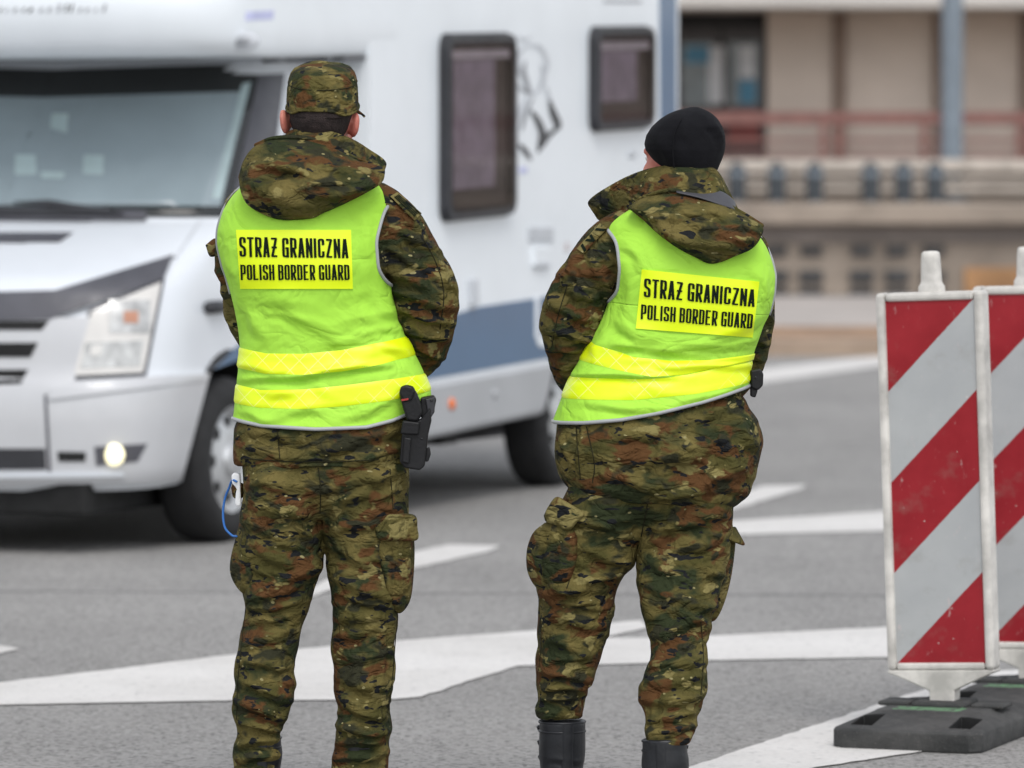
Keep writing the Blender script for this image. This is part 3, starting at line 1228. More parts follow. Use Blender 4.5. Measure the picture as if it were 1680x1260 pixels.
posts = [-300, -180, -60, 60, 880, 945, 1010, 1075, 1143, 1209, 1274, 1336, 1428, 1482, 1534, 1740, 1800]
proto = None
for i, p in enumerate(posts):
    Y = YW + .5
    z0 = wz(332, YW)
    if proto is None:
        proto = empty('bollard', (0, 0, 0))
        n = 20
        prof_ = [(.10, 0), (.10, .02), (.09, .03), (.09, .33), (.070, .36), (.055, .385), (.03, .4), (.004, .405)]
        rings = [[Vector((r * math.cos(2 * math.pi * k / n), r * math.sin(2 * math.pi * k / n), z)) for k in range(n)] for r, z in prof_]
        v, f = loft(rings)
        mk('shaft', v, f, M['post_blue'], proto, auto=40)
        rings = [[Vector((r * math.cos(2 * math.pi * k / n), r * math.sin(2 * math.pi * k / n), z)) for k in range(n)] for r, z in ((.092, .26), (.095, .265), (.095, .30), (.092, .305))]
        v, f = loft(rings, False)
        mk('collar_band', v, f, M['pole'], proto)
        b = proto
    else:
        b = copy_tree(proto)
    b.location = (wx(p, Y), Y, z0)
    tag(b, 'blue-grey round-topped bollard standing on the concrete ledge', 'bollard', 'bollards along the ledge')

Y = 56.2
lp = empty('pole', (wx(1561, Y), Y, wz(332, YW)), 0, 'tall grey-blue steel pole standing on the ledge before the building', 'pole')
n = 24
for nm, pr in (('shaft', [(.115, .02), (.112, 2.0), (.108, 6.5)]), ('base_flange', [(.2, 0), (.2, .03), (.125, .05)])):
    rings = [[Vector((r * math.cos(2 * math.pi * k / n), r * math.sin(2 * math.pi * k / n), z)) for k in range(n)] for r, z in pr]
    v, f = loft(rings)
    mk(nm, v, f, M['pole'], lp, auto=40)

# ================================================================== motorhome
W1 = Vector((-1.12, 22.15, 0))
VR = math.atan2(3.65, 1.378)
van = empty('motorhome', W1, VR, 'white motorhome with overcab and blue stripe driving past the guards', 'motorhome')
VM = Matrix.Translation(W1) @ Matrix.Rotation(VR, 4, 'Z')
VI = VM.inverted()
SH = 0.026


class VanRay:
    camloc = VI @ Vector((0, 0, CAMH))

    def hit(self, px, py, trees, fb=0.0):
        d = (VI.to_3x3() @ ray(px, py)).normalized()
        best = None
        for t in trees:
            h = t.ray_cast(self.camloc, d)
            if h[0] is not None and (best is None or h[3] < best[1]):
                best = (h[0], h[3])
        if best is None:      # meet the side plane instead
            k = (-0.04 - self.camloc.y) / d.y
            return self.camloc + d * k, -d
        return best[0], -d


vr = VanRay()


def paint(name, c, rough=0.28, dirt=0.12):
    m, nt = new_mat(name, rough, 0.5)
    v = nt.coord()
    g = nt.step(nt.noise(v, 2.5, 5, 0.65), 0.4, 0.8, 0, dirt * 2)
    nt.color(nt.mix(g, c, tuple(x * 0.72 for x in c)))
    nt.bsdf.inputs['Coat Weight'].default_value = 0.5
    nt.bsdf.inputs['Coat Roughness'].default_value = 0.08
    nt.bump(nt.noise(v, 3, 2), 0.06, 0.02)
    return m


M['vwhite'] = paint('white_van_paint', (0.68, 0.71, 0.75), 0.4)
M['vbody'] = paint('white_grp_body', (0.80, 0.84, 0.875), 0.4)
M['vsilver'] = paint('silver_bumper', (0.50, 0.505, 0.52), 0.35, 0.2)
M['vskirt'] = paint('grey_skirt', (0.40, 0.41, 0.425), 0.45, 0.25)
M['vblue'] = paint('blue_stripe', (0.065, 0.14, 0.25), 0.3)
M['vblack'] = plain('black_trim', (0.028, 0.029, 0.034), 0.5, var=0.2)
M['vgreytrim'] = plain('dark_grey_trim', (0.075, 0.075, 0.088), 0.45, var=0.15)
M['vhole'] = plain('black_gap', (0.006, 0.006, 0.006), 0.8)
M['tyre'] = plain('tyre_rubber', (0.014, 0.014, 0.015), 0.8, var=0.3, bump=0.4, bscale=40)
M['rim'] = plain('silver_wheel', (0.52, 0.53, 0.54), 0.35, metal=0.5, var=0.15)
M['lens'] = plain('clear_lamp_lens', (0.62, 0.60, 0.57), 0.08, var=0.1, coat=1.0)
M['reflector'] = plain('lamp_reflector', (0.50, 0.50, 0.49), 0.2, metal=0.35, var=0.3, scale=20)
M['bulb_orange'] = plain('orange_bulb', (0.45, 0.22, 0.14), 0.3)
M['marker'] = plain('orange_marker_lens', (0.75, 0.16, 0.02), 0.25)
M['windscreen'] = plain('windscreen_glass', (0.235, 0.29, 0.315), 0.06, var=0.12, scale=1.5, coat=1.0)
M['glass_dark'] = plain('dark_glass', (0.012, 0.014, 0.014), 0.07, coat=0.5)
M['pale_teal_patch'] = plain('pale_teal', (0.33, 0.42, 0.43), 0.5)
M['decal'] = plain('grey_decal', (0.30, 0.31, 0.33), 0.5)
M['decal_l'] = plain('pale_decal', (0.52, 0.54, 0.57), 0.5)
M['decal_d'] = plain('dark_decal', (0.05, 0.05, 0.055), 0.5)
M['lilac'] = plain('lilac_decal', (0.50, 0.52, 0.74), 0.5)
M['curtain'] = plain('mauve_curtain', (0.30, 0.255, 0.29), 0.9, var=0.25, scale=9)
M['blind'] = plain('pale_blind', (0.55, 0.50, 0.50), 0.8)
m, nt = new_mat('lit_fog_lamp', 0.2)
nt.color((0.9, 0.85, 0.6))
nt.bsdf.inputs['Emission Color'].default_value = (1.0, 0.9, 0.55, 1)
nt.bsdf.inputs['Emission Strength'].default_value = 0.75
M['foglit'] = m
m = bpy.data.materials.new('tinted_window_pane')
m.use_nodes = True
t = m.node_tree
for n in list(t.nodes):
    t.nodes.remove(n)
tr_ = t.nodes.new('ShaderNodeBsdfTransparent')
tr_.inputs[0].default_value = (0.85, 0.84, 0.86, 1)
gl = t.nodes.new('ShaderNodeBsdfGlossy')
gl.inputs['Roughness'].default_value = 0.04
mx = t.nodes.new('ShaderNodeMixShader')
mx.inputs[0].default_value = 0.10
ou = t.nodes.new('ShaderNodeOutputMaterial')
t.links.new(tr_.outputs[0], mx.inputs[1])
t.links.new(gl.outputs[0], mx.inputs[2])
t.links.new(mx.outputs[0], ou.inputs[0])
M['pane'] = m


def shear(o):
    for v in o.data.vertices:
        v.co.z += SH * v.co.x
    o.data.update()
    return o


def plan_ring(z, tf, hw, A, n, tb, uc=1.0, N=72):
    """closed plan outline at height z: rounded nose at t=tf, straight sides back to t=tb"""
    pts = []
    for i in range(N + 1):
        ph = math.pi * i / N
        c, s = math.cos(ph), math.sin(ph)
        u = uc - hw * math.copysign(abs(c) ** (2 / n), c)
        t = tf + A - A * abs(s) ** (2 / n)
        pts.append(Vector((t, u, z)))
    for i in range(1, 9):
        pts.append(Vector((tf + A + (tb - tf - A) * i / 8, uc + hw, z)))
    for i in range(8, 0, -1):
        pts.append(Vector((tf + A + (tb - tf - A) * i / 8, uc - hw, z)))
    return pts


def rows_smooth(rows, k=5):
    return [tuple(q) for q in smooth_path(rows, k)]


cabrows = [(.27, -.90, .93, .50, 3.2), (.33, -.94, .965, .52, 3.2), (.50, -.952, .985, .54, 3.2), (.62, -.948, .985, .54, 3.2), (.69, -.93, .983, .54, 3.2), (.73, -.90, .978, .54, 3.1), (.90, -.885, .972, .56, 3.0), (1.03, -.84, .965, .58, 2.9),
           (1.09, -.78, .96, .58, 2.8), (1.14, -.66, .955, .56, 2.8), (1.22, -.42, .95, .52, 2.8), (1.285, -.19, .945, .48, 2.8), (1.32, -.10, .94, .46, 2.8), (1.60, .15, .905, .46, 2.8), (1.88, .40, .865, .46, 2.8), (1.96, .50, .85, .46, 2.8), (2.03, .64, .82, .4, 2.8)]
cr_ = rows_smooth(cabrows, 5)
v, f = loft([plan_ring(z, tf, hw, A, n, 1.45) for z, tf, hw, A, n in cr_])
cab = mk('cab', v, f, M['vwhite'], van, auto=40)
fixn(cab)
shear(cab)
cab_b = BVHTree.FromPolygons([tuple(q.co) for q in cab.data.vertices], [tuple(p.vertices) for p in cab.data.polygons])


def cyl(t, z, r, u0, u1, n=64):
    return loft([[Vector((t + r * math.cos(2 * math.pi * i / n), u, z + r * math.sin(2 * math.pi * i / n))) for i in range(n)] for u in (u0, u1)])


def cut(o, v, f):
    c = mk('cutter', v, f, M['vhole'], None, False)
    fixn(c)
    c.matrix_world = Matrix.Identity(4)
    par = o.parent
    o.parent = None
    md = o.modifiers.new('b', 'BOOLEAN')
    md.operation = 'DIFFERENCE'
    md.object = c
    md.solver = 'EXACT'
    md.material_mode = 'TRANSFER'
    bpy.context.view_layer.update()
    dg = bpy.context.evaluated_depsgraph_get()
    me = bpy.data.meshes.new_from_object(o.evaluated_get(dg))
    o.modifiers.clear()
    o.data = me
    me.set_sharp_from_angle(angle=R(35))
    o.parent = par
    bpy.data.objects.remove(c)


WR = .335
cut(cab, *cyl(0.0, .36, .42, -.3, .42))
cut(cab, *cyl(0.0, .36, .42, 1.58, 2.3))


def vd(name, quad, off, thick, mat, par=None, nu=20, nv=8, mirror=True, trees=None):
    """panel following the cab skin; mirrored to the other half of the vehicle"""
    o = drape(vr, name, quad, trees or [cab_b], off, thick, mat, par or van, nu, nv)
    if mirror:
        c = bpy.data.objects.new(name, o.data.copy())
        for q in c.data.vertices:
            q.co.y = 2.0 - q.co.y
        c.data.flip_normals()
        link(c, par or van)
    return o


# bumper skin (silver) with its openings, lamps and the grille
CX = -150     # where the centre line of the front falls
bump = vd('bumper', [(CX, 640), (345, 612), (298, 790), (CX, 800)], .012, .02, M['vsilver'], None, 60, 16)
vd('bumper_seam', [(72, 648), (77, 646), (84, 778), (79, 780)], .034, .002, M['vgreytrim'], None, 2, 10)
vd('lower_intake', [(CX, 736), (74, 736), (76, 770), (CX, 772)], .033, .004, M['vblack'], None, 16, 4)
vd('intake_slot', [(94, 741), (141, 742), (140, 757), (96, 757)], .033, .004, M['vhole'], None, 6, 3)
vd('fog_lamp_housing', [(155, 733), (242, 728), (226, 757), (158, 764)], .033, .004, M['vgreytrim'], None, 10, 4)
vd('bumper_lip_highlight', [(CX, 776), (200, 774), (205, 782), (CX, 788)], .033, .012, M['vwhite'], None, 24, 3)  # lip coloured white so its highlight is part of the paint
vd('bumper_crease', [(80, 636), (340, 612), (338, 624), (80, 656)], .033, .010, M['vsilver'], None, 24, 3)
c, d = vr.hit(187, 746, [cab_b])
for cc in (c + d * .040, None):
    if cc is None:
        cc = (c + d * .040)
        cc = Vector((cc.x, 2.0 - cc.y, cc.z))
    v, f = ellipsoid(cc, (.024, .044, .044), None, 20, 14)
    mk('fog_lamp', v, f, M['foglit'], van)
fm = vd('grille_panel', [(CX, 524), (150, 520), (118, 640), (CX, 642)], .012, .012, M['vsilver'], None, 30, 8)
for (y0, y1, xr) in ((527, 541, 80), (563, 586, 62), (607, 630, 46)):
    vd('grille_slot', [(CX, y0), (xr, y0 - 1), (xr - 12, y1), (CX, y1)], .025, .004, M['vhole'], None, 20, 3)
vd('bonnet_bar', [(CX, 482), (90, 476), (80, 524), (CX, 528)], .012, .016, M['vgreytrim'], None, 24, 5)
vd('bonnet_bar', [(90, 476), (285, 417), (268, 458), (80, 524)], .012, .016, M['vgreytrim'], None, 24, 5)
vd('bonnet_vent', [(CX, 381), (120, 381), (98, 397), (CX, 397)], .006, .006, M['vgreytrim'], None, 20, 3)
vd('bonnet_gap', [(284, 424), (290, 424), (332, 362), (326, 362)], .002, .002, M['decal_l'], None, 2, 8)
# headlamp: dark surround, lens, bowls
hl = vd('headlamp', [(146, 508), (271, 456), (240, 616), (114, 622)], .008, .008, M['vgreytrim'], None, 14, 12)
vd('lamp_lens', [(151, 510), (265, 462), (235, 611), (120, 616)], .017, .008, M['lens'], None, 14, 12)
for (a, b, rx, mt_) in ((213, 519, 34, 'reflector'), (215, 520, 12, 'bulb_orange')):
    vd('lamp_bowl', [(a - rx, b - rx * .8), (a + rx, b - rx * .8), (a + rx, b + rx * .8), (a - rx, b + rx * .8)], .026 + (.003 if rx < 20 else 0), .003, M[mt_], None, 6, 6)
vd('lamp_bowl', [(140, 562), (236, 558), (230, 600), (132, 604)], .026, .003, M['reflector'], None, 8, 5)
vd('lamp_divider', [(150, 566), (168, 565), (166, 582), (148, 583)], .030, .003, M['lens'], None, 3, 3)
# windscreen, its dark shade band, wipers, pillars
ws = vd('windscreen', [(CX, 108), (424, 122), (376, 356), (CX, 356)], .004, .004, M['glass_dark'], None, 50, 20)
vd('windscreen_glass', [(CX, 166), (405, 150), (362, 338), (CX, 338)], .009, .003, M['windscreen'], None, 50, 20)
vd('pale_teal_patch', [(397, 138), (412, 134), (362, 326), (348, 326)], .0125, .002, M['pale_teal_patch'], None, 4, 16)  # pale teal strip along the side edge of the windscreen
vd('cowl', [(CX, 340), (240, 345), (240, 361), (CX, 361)], .012, .006, M['vgreytrim'], None, 30, 3)
vd('front_pillar', [(424, 122), (468, 120), (440, 356), (376, 356)], .006, .006, M['vgreytrim'], None, 8, 14)
vd('door_window', [(478, 130), (560, 124), (566, 290), (462, 300)], .006, .006, M['glass_dark'], None, 8, 10)
vd('wiper', [(CX, 338), (175, 339), (205, 352), (CX, 352)], .020, .012, M['vblack'], None, 20, 2, False)
vd('wiper_blade', [(20, 331), (80, 327), (185, 345), (180, 351)], .034, .01, M['vblack'], None, 12, 2, False)
for q in ([(25, 254), (58, 254), (60, 286), (24, 286)], [(137, 254), (170, 255), (169, 286), (136, 285)], [(66, 282), (106, 282), (104, 293), (68, 293)], [(85, 186), (112, 186), (110, 218), (82, 210)]):
    vd('paper_card', q, .0125, .001, M['pale_teal_patch'], None, 3, 3, False)
# bits of the flank: grab knob, wing flash, mirror hidden behind the shoulder
c, d = vr.hit(352, 504, [cab_b])
v, f = tube([c - Vector((.07, 0, 0)), c + d * .04 - Vector((.05, 0, 0)), c + d * .045 + Vector((.08, 0, 0)), c + Vector((.1, 0, 0))], [.022, .026, .026, .022], 10, 3)
mk('door_handle', v, f, M['vblack'], van)
vd('wing_flash', [(362, 590), (404, 556), (404, 586), (350, 606)], .004, .003, M['vblue'], None, 8, 4)
vd('arch_trim', [(338, 606), (372, 572), (376, 582), (346, 610)], .003, .008, M['vblack'], None, 6, 3)

# overcab moulding
ovr = [(1.952, .20, 1.06, .5, 3.0), (1.958, -.18, 1.09, .5, 3.0), (1.985, -.30, 1.105, .5, 3.0), (2.05, -.37, 1.112, .5, 3.0), (2.2, -.40, 1.112, .5, 3.0), (2.45, -.34, 1.112, .5, 3.0), (2.7, -.12, 1.112, .5, 3.0), (2.88, .2, 1.10, .5, 3.0), (2.96, .6, 1.05, .4, 3.0)]
v, f = loft([plan_ring(z, tf, hw, A, n, 1.6, 1.05) for z, tf, hw, A, n in rows_smooth(ovr, 5)])
oc = mk('overcab', v, f, M['vbody'], van, auto=50)
fixn(oc)
shear(oc)
oc_b = BVHTree.FromPolygons([tuple(q.co) for q in oc.data.vertices], [tuple(p.vertices) for p in oc.data.polygons])
# faded script on the overcab: slanted strokes of unreadable lettering
rs = random.Random(4)
x = -4.0
while x < 175:
    w = rs.uniform(5, 11)
    h = rs.choice((7, 8, 13))
    vd('script_stroke', [(x + 4, 20 - h), (x + 4 + w * .5, 20 - h), (x + w * .5, 20), (x, 20)], .003, .001, M['decal' if rs.random() < .7 else 'decal_d'], None, 2, 2, False, [oc_b])
    x += w + rs.uniform(2, 8)
vd('lilac_badge', [(404, 19), (450, 17), (448, 32), (402, 34)], .003, .001, M['lilac'], None, 4, 3, False, [oc_b])
c, d = vr.hit(396, 67, [oc_b])
v, f = ellipsoid(c + d * .004, (.02, .082, .04), None, 24, 14)
pl_ = mk('emblem', v, f, M['decal_l'], van)
v, f = ellipsoid(c + d * .012, (.022, .05, .022), None, 24, 14)
mk('emblem_core', v, f, M['decal'], pl_)
vd('roof_gap', [(430, 97), (652, 90), (652, 97), (432, 103)], .004, .003, M['vgreytrim'], None, 10, 2, False, [oc_b, cab_b])
vd('marker_lamp', [(682, 2), (720, 1), (720, 11), (684, 12)], .004, .02, M['decal_l'], None, 4, 3, False, [oc_b])

# living quarters
U0, U1 = -.06, 2.16


def rr(t0, t1, z0, z1, r, n=5):
    out = []
    for (cx, cz, a0) in ((t1 - r, z1 - r, 0), (t0 + r, z1 - r, 90), (t0 + r, z0 + r, 180), (t1 - r, z0 + r, 270)):
        for i in range(n + 1):
            a = R(a0 + 90 * i / n)
            out.append((cx + r * math.cos(a), cz + r * math.sin(a)))
    return out


def side(name, poly, u0, u1, mat, par=None, bev=0.0):
    o = prism(name, poly, mat, par or van, bev, 'y', u0, u1)
    return shear(o)


shell = side('shell', rr(1.3, 5.34, .50, 2.97, .06), U0, U1, M['vbody'])
cut(shell, *cyl(3.9, .36 + SH * 3.9, .43, -.3, .45))
cut(shell, *cyl(3.9, .36 + SH * 3.9, .43, 1.75, 2.4))
sk = side('skirt', [(.55, .26), (3.42, .27), (3.5, .36), (3.6, .52), (.55, .52)], U0 - .01, .12, M['vskirt'], None, .03)
side('skirt', [(4.3, .27), (5.3, .33), (5.3, .52), (4.2, .52)], U0 - .01, .12, M['vskirt'], None, .03)
side('skirt', [(.55, .26), (5.3, .30), (5.3, .52), (.55, .52)], 2.0, U1 + .01, M['vskirt'], None, .03)
side('blue_flash', [(1.32, .53), (4.9, .53), (4.9, .815), (2.6, .815), (2.3, .80), (2.1, .765), (1.9, .70), (1.32, .60)], U0 - .0045, U0 + .01, M['vblue'])
side('rear_stripe', [(5.06, .55), (5.25, .55), (5.30, 1.4), (5.29, 2.9), (5.10, 2.9), (5.05, 2.2), (5.06, 1.6), (4.98, 1.0)], U0 - .004, U0 + .01, M['vblue'])
side('locker_frame', [(3.30, .82), (3.30, .64), (3.33, .60), (3.38, .585), (4.1, .585), (4.1, .63), (3.39, .63), (3.36, .64), (3.345, .67), (3.345, .82)], U0 - .010, U0 + .01, M['vbody'])


def window(t0, t1, z0, z1):
    fr = side('window', rr(t0, t1, z0, z1, .07), U0 - .022, U0 + .01, M['vblack'], None, .006)
    bk = side('backing', rr(t0 + .05, t1 - .05, z0 + .05, z1 - .05, .05), U0 - .026, U0 - .02, M['glass_dark'], fr)
    b2 = side('blind', rr(t0 + .07, t1 - .07, z1 - .115, z1 - .075, .008), U0 - .032, U0 - .024, M['blind'], fr)
    # wavy curtain
    v, f = [], []
    n = 60
    a, b = t0 + .09, t0 + .09 + (t1 - t0) * .58
    for j in range(2):
        for i in range(n + 1):
            tt = a + (b - a) * i / n
            v.append((tt, U0 - .034 + .006 * math.sin(i * .9) + .003 * math.sin(i * 2.3), (z0 + .14, z1 - .12)[j]))
    for i in range(n):
        f.append((i, i + 1, n + 2 + i, n + 1 + i))
    shear(mk('curtain', v, f, M['curtain'], fr))
    side('pane', rr(t0 + .035, t1 - .035, z0 + .035, z1 - .035, .06), U0 - .052, U0 - .046, M['pane'], fr)
    g = side('pane_rim', rr(t0 + .01, t1 - .01, z0 + .01, z1 - .01, .07), U0 - .046, U0 - .022, M['vblack'], fr)
    # rim is a ring: open its middle
    bm = bmesh.new()
    bm.from_mesh(g.data)
    big = sorted(bm.faces, key=lambda q: -q.calc_area())[:2]
    bmesh.ops.inset_region(bm, faces=big, thickness=.045)
    big = sorted([q for q in bm.faces if len(q.verts) > 8], key=lambda q: -q.calc_area())[:2]
    bmesh.ops.delete(bm, geom=big, context='FACES')
    bm.to_mesh(g.data)
    bm.free()


window(2.10, 2.97, 1.21, 2.04)
window(4.03, 4.88, 1.56, 2.06)

# sketched figure on the flank: loose strokes in grey and black
def stroke(pts, w, mat):
    n = len(pts)
    P = smooth_path(pts, 6)
    quad = []
    v, f = [], []
    for i, p in enumerate(P):
        q = P[min(i + 1, len(P) - 1)] - P[max(i - 1, 0)]
        q = q / (np.linalg.norm(q) + 1e-9)
        t = i / (len(P) - 1)
        hw = w * (0.35 + 0.65 * math.sin(math.pi * t))
        nx, ny = -q[1] * hw, q[0] * hw
        for sgn in (-1, 1):
            d = (VI.to_3x3() @ ray(p[0] + sgn * nx, p[1] + sgn * ny)).normalized()
            k = (U0 - .003 - .0006 * (len(van.children) % 5) - vr.camloc.y) / d.y
            v.append(vr.camloc + d * k)
    for i in range(len(P) - 1):
        f.append((2 * i, 2 * i + 1, 2 * i + 3, 2 * i + 2))
    return mk('sketch_stroke', v, f, M[mat], van, False)


for pts, w, mt_ in [
        ([(866, 75), (852, 88), (848, 105), (856, 122), (868, 130)], 3.5, 'decal_l'), ([(866, 75), (884, 76), (896, 92), (898, 112), (888, 132)], 3.5, 'decal_l'),
        ([(862, 100), (860, 118), (866, 140), (872, 152)], 4, 'decal'), ([(888, 105), (894, 125), (886, 145), (876, 155)], 3, 'decal_l'), ([(850, 140), (862, 150), (875, 155)], 3, 'decal'),
        ([(866, 158), (854, 182), (844, 206), (850, 228)], 4.5, 'decal_l'), ([(875, 160), (862, 190), (856, 215)], 3.5, 'decal'), ([(872, 182), (884, 200), (892, 226), (884, 242)], 5.5, 'decal_d'),
        ([(902, 165), (908, 185), (916, 205), (910, 214)], 6, 'decal_d'), ([(916, 210), (900, 222), (890, 236), (882, 250)], 5, 'decal_d'), ([(852, 236), (862, 248), (872, 262)], 4.5, 'decal_d'),
        ([(846, 100), (842, 130), (840, 170), (846, 205)], 2.5, 'decal_l'), ([(896, 140), (902, 160), (912, 190)], 2.5, 'decal_l'), ([(850, 60), (862, 66), (872, 60)], 2.5, 'decal_l'), ([(888, 205), (890, 225), (884, 240)], 6, 'decal_d')]:
    stroke(pts, w, mt_)


def flank(name, x0, x1, y0, y1, h, mat, bev=.006):
    P = []
    for (a, b) in ((x0, y0), (x1, y0), (x1, y1), (x0, y1)):
        d = (VI.to_3x3() @ ray(a, b)).normalized()
        k = (U0 - vr.camloc.y) / d.y
        q = vr.camloc + d * k
        P.append((q.x, q.z))
    return prism(name, P, mat, van, bev, 'y', U0 - h, U0 + .005)


flank('service_hatch', 866, 905, 372, 396, .012, M['decal_l'])
flank('service_cap', 872, 900, 404, 436, .015, M['vbody'])
flank('service_cap', 874, 896, 430, 440, .022, M['decal_l'])
flank('grab_handle', 768, 776, 458, 502, .03, M['decal_l'])
flank('side_label', 926, 932, 398, 412, .006, M['blind'], 0)
flank('round_catch', 1030, 1042, 248, 258, .01, M['decal_l'])
flank('small_label', 852, 864, 274, 284, .004, M['lilac'], 0)
flank('top_label', 990, 1052, 0, 4, .004, M['decal'], 0)
for (a, b, r_, mt_) in ((741, 663, .026, 'marker'), (811, 645, .020, 'vskirt')):
    d = (VI.to_3x3() @ ray(a, b)).normalized()
    q = vr.camloc + d * ((U0 - .012 - vr.camloc.y) / d.y)
    v, f = ellipsoid(q, (r_, .016, r_ * 1.05), None, 18, 12)
    mk('side_marker', v, f, M[mt_], van)

# underbody
box('underfloor', -.3, 5.1, .35, 1.75, .26, .52, M['vhole'], van, .02)
box('underbody_shade_box', -.88, 1.2, .25, 1.75, .15, .32, M['vhole'], van, .02)  # unseen box added to deepen the shadow under the van
box('step_bracket', 2.55, 2.75, .10, .3, .26, .34, M['vhole'], van, .01)
v, f = tube([Vector((1.5, .5, .24)), Vector((3.2, .5, .26)), Vector((4.9, .5, .24))], [.04, .05, .04], 10, 2)
mk('exhaust', v, f, M['vgreytrim'], van)


def lathe(prof_, t, u, n=48):
    rings = [[Vector((t + r * math.cos(2 * math.pi * k / n), u + w, WR + r * math.sin(2 * math.pi * k / n))) for k in range(n)] for r, w in prof_]
    return loft(rings, False)


def wheel(t, u, s):
    """s=+1: outer face towards -u"""
    wv, wf = lathe([(.205, .02 * s), (.225, .005 * s), (.29, 0), (.322, .022 * s), (WR, .05 * s), (WR, .17 * s), (.322, .2 * s), (.28, .215 * s), (.2, .21 * s)], t, u)
    w = mk('wheel', wv, wf, M['tyre'], van, auto=60)
    v, f = lathe([(.215, .01 * s), (.208, .012 * s), (.2, .03 * s), (.185, .045 * s), (.12, .025 * s), (.075, .02 * s), (.06, .0 * s), (.02, -.006 * s), (.001, -.006 * s)], t, u)
    rim = mk('rim', v, f, M['rim'], w, auto=40)
    for k in range(8):
        a = 2 * math.pi * k / 8
        c = Vector((t + .15 * math.cos(a), u + .032 * s, WR + .15 * math.sin(a)))
        v, f = ellipsoid(c, (.026, .008, .026), None, 12, 8)
        mk('rim_hole', v, f, M['vhole'], w)


for t in (0.0, 3.9):
    wheel(t, 0.0, 1)
    wheel(t, 2.0, -1)


def fold_set(per, strokes, yo=-0.12, boost=False):
    fo = Folds()
    for s in strokes:
        x1, y1, x2, y2, w, amp = s[:6]
        w, amp = w * 0.85, amp * (1.75 if len(strokes) > 18 or boost else 1.3)
        a, b = per.P(x1, y1, yo), per.P(x2, y2, yo)
        fo.add((a.x, a.z), (b.x, b.z), w / 690, amp / 1000, s[6] if len(s) > 6 else -1)
    return fo


def rand_folds(per, fo, seed, n, box_, ang, ln, w, amp, side=-1):
    rs = random.Random(seed)
    for _ in range(n):
        x, y = rs.uniform(box_[0], box_[2]), rs.uniform(box_[1], box_[3])
        a = R(rs.uniform(*ang))
        l = rs.uniform(*ln)
        p, q = per.P(x, y, -0.1), per.P(x + l * math.cos(a), y + l * math.sin(a), -0.1)
        fo.add((p.x, p.z), (q.x, q.z), rs.uniform(*w) * .9 / 690, rs.uniform(*amp) * 1.35 / 1000, side)


def leg(per, rows, off=0.0, n=2.15):
    pr = Profile(per, rows, 0, n, 2.0)
    return loft(pr.rings(70, 40, off))


def sheet(per, name, top, bot, mat, parent, thick=0.006, k=6, flare=0.0):
    """cloth strip between two edges of (px, py, yo) points"""
    A = [per.P(*q) for q in smooth_path(top, k)]
    B = [per.P(*q) for q in smooth_path(bot, k)]
    nv = 8
    v, f = [], []
    n = len(A)
    for j in range(nv + 1):
        t = j / nv
        for a, b in zip(A, B):
            p = a.lerp(b, t)
            p.y -= flare * math.sin(math.pi * t)
            v.append(p)
    for j in range(nv):
        for i in range(n - 1):
            a = j * n + i
            f.append((a, a + 1, a + n + 1, a + n))
    o = mk(name, v, f, mat, parent)
    so = o.modifiers.new('solid', 'SOLIDIFY')
    so.thickness = thick
    so.offset = 0
    sb = o.modifiers.new('sub', 'SUBSURF')
    sb.levels = sb.render_levels = 1
    return o


def pprism(per, name, poly, y0, y1, mat, parent, bev=0.004, origin=None):
    pts = [per.P(a, b, (y0 + y1) / 2) for a, b in poly]
    if origin is not None:
        pts = [q + per.o - origin for q in pts]
        y0, y1 = y0 + per.o.y - origin.y, y1 + per.o.y - origin.y
    return prism(name, [(q.x, q.z) for q in pts], mat, parent, bev, 'y', y0, y1)


def cord(per, pts, r, seg=8, k=6, origin=None):
    P = [per.P(*q) for q in pts]
    if origin is not None:
        P = [q + per.o - origin for q in P]
    return tube(P, [r] * len(P), seg, k)


def tiny(v, f, name, mat, parent):
    o = mk(name, v, f, mat, parent)
    return o


# ================================================================== the man in the cap
man = Person((525 - 840) / F * 13.0, 13.0, 'person in camouflage cap and yellow border guard vest, holstered pistol at the hip')
rows = []
LR = [(762, 384, 678, .140, .13, 0), (745, 383, 677, .145, .135, 0), (700, 387, 676, .145, .14, 0), (680, 390, 690, .14, .145, 0), (645, 394, 702, .135, .15, 0),
      (600, 398, 684, .13, .15, 0), (575, 401, 671, .128, .15, 0), (550, 399, 659, .13, .15, 0), (530, 396, 648, .133, .15, 0), (500, 390, 640, .138, .15, 0),
      (470, 382, 637, .143, .15, -.005), (440, 372, 643, .147, .15, -.01), (400, 363, 646, .147, .145, -.01), (375, 364, 646, .142, .135, -.01), (345, 373, 641, .13, .12, -.01),
      (325, 385, 632, .118, .11, -.01), (312, 396, 626, .108, .10, -.01), (300, 412, 612, .098, .09, -.01), (285, 438, 596, .085, .08, -.005), (265, 462, 580, .078, .07, 0), (240, 476, 572, .07, .065, .005)]
mt = Profile(man, LR, 0, 2.5, 2.5)
zv = man.P(525, 694).z


def inset(z):
    t = max(0, min(1, (z - (zv - 0.01)) / 0.05))
    return -0.012 * t


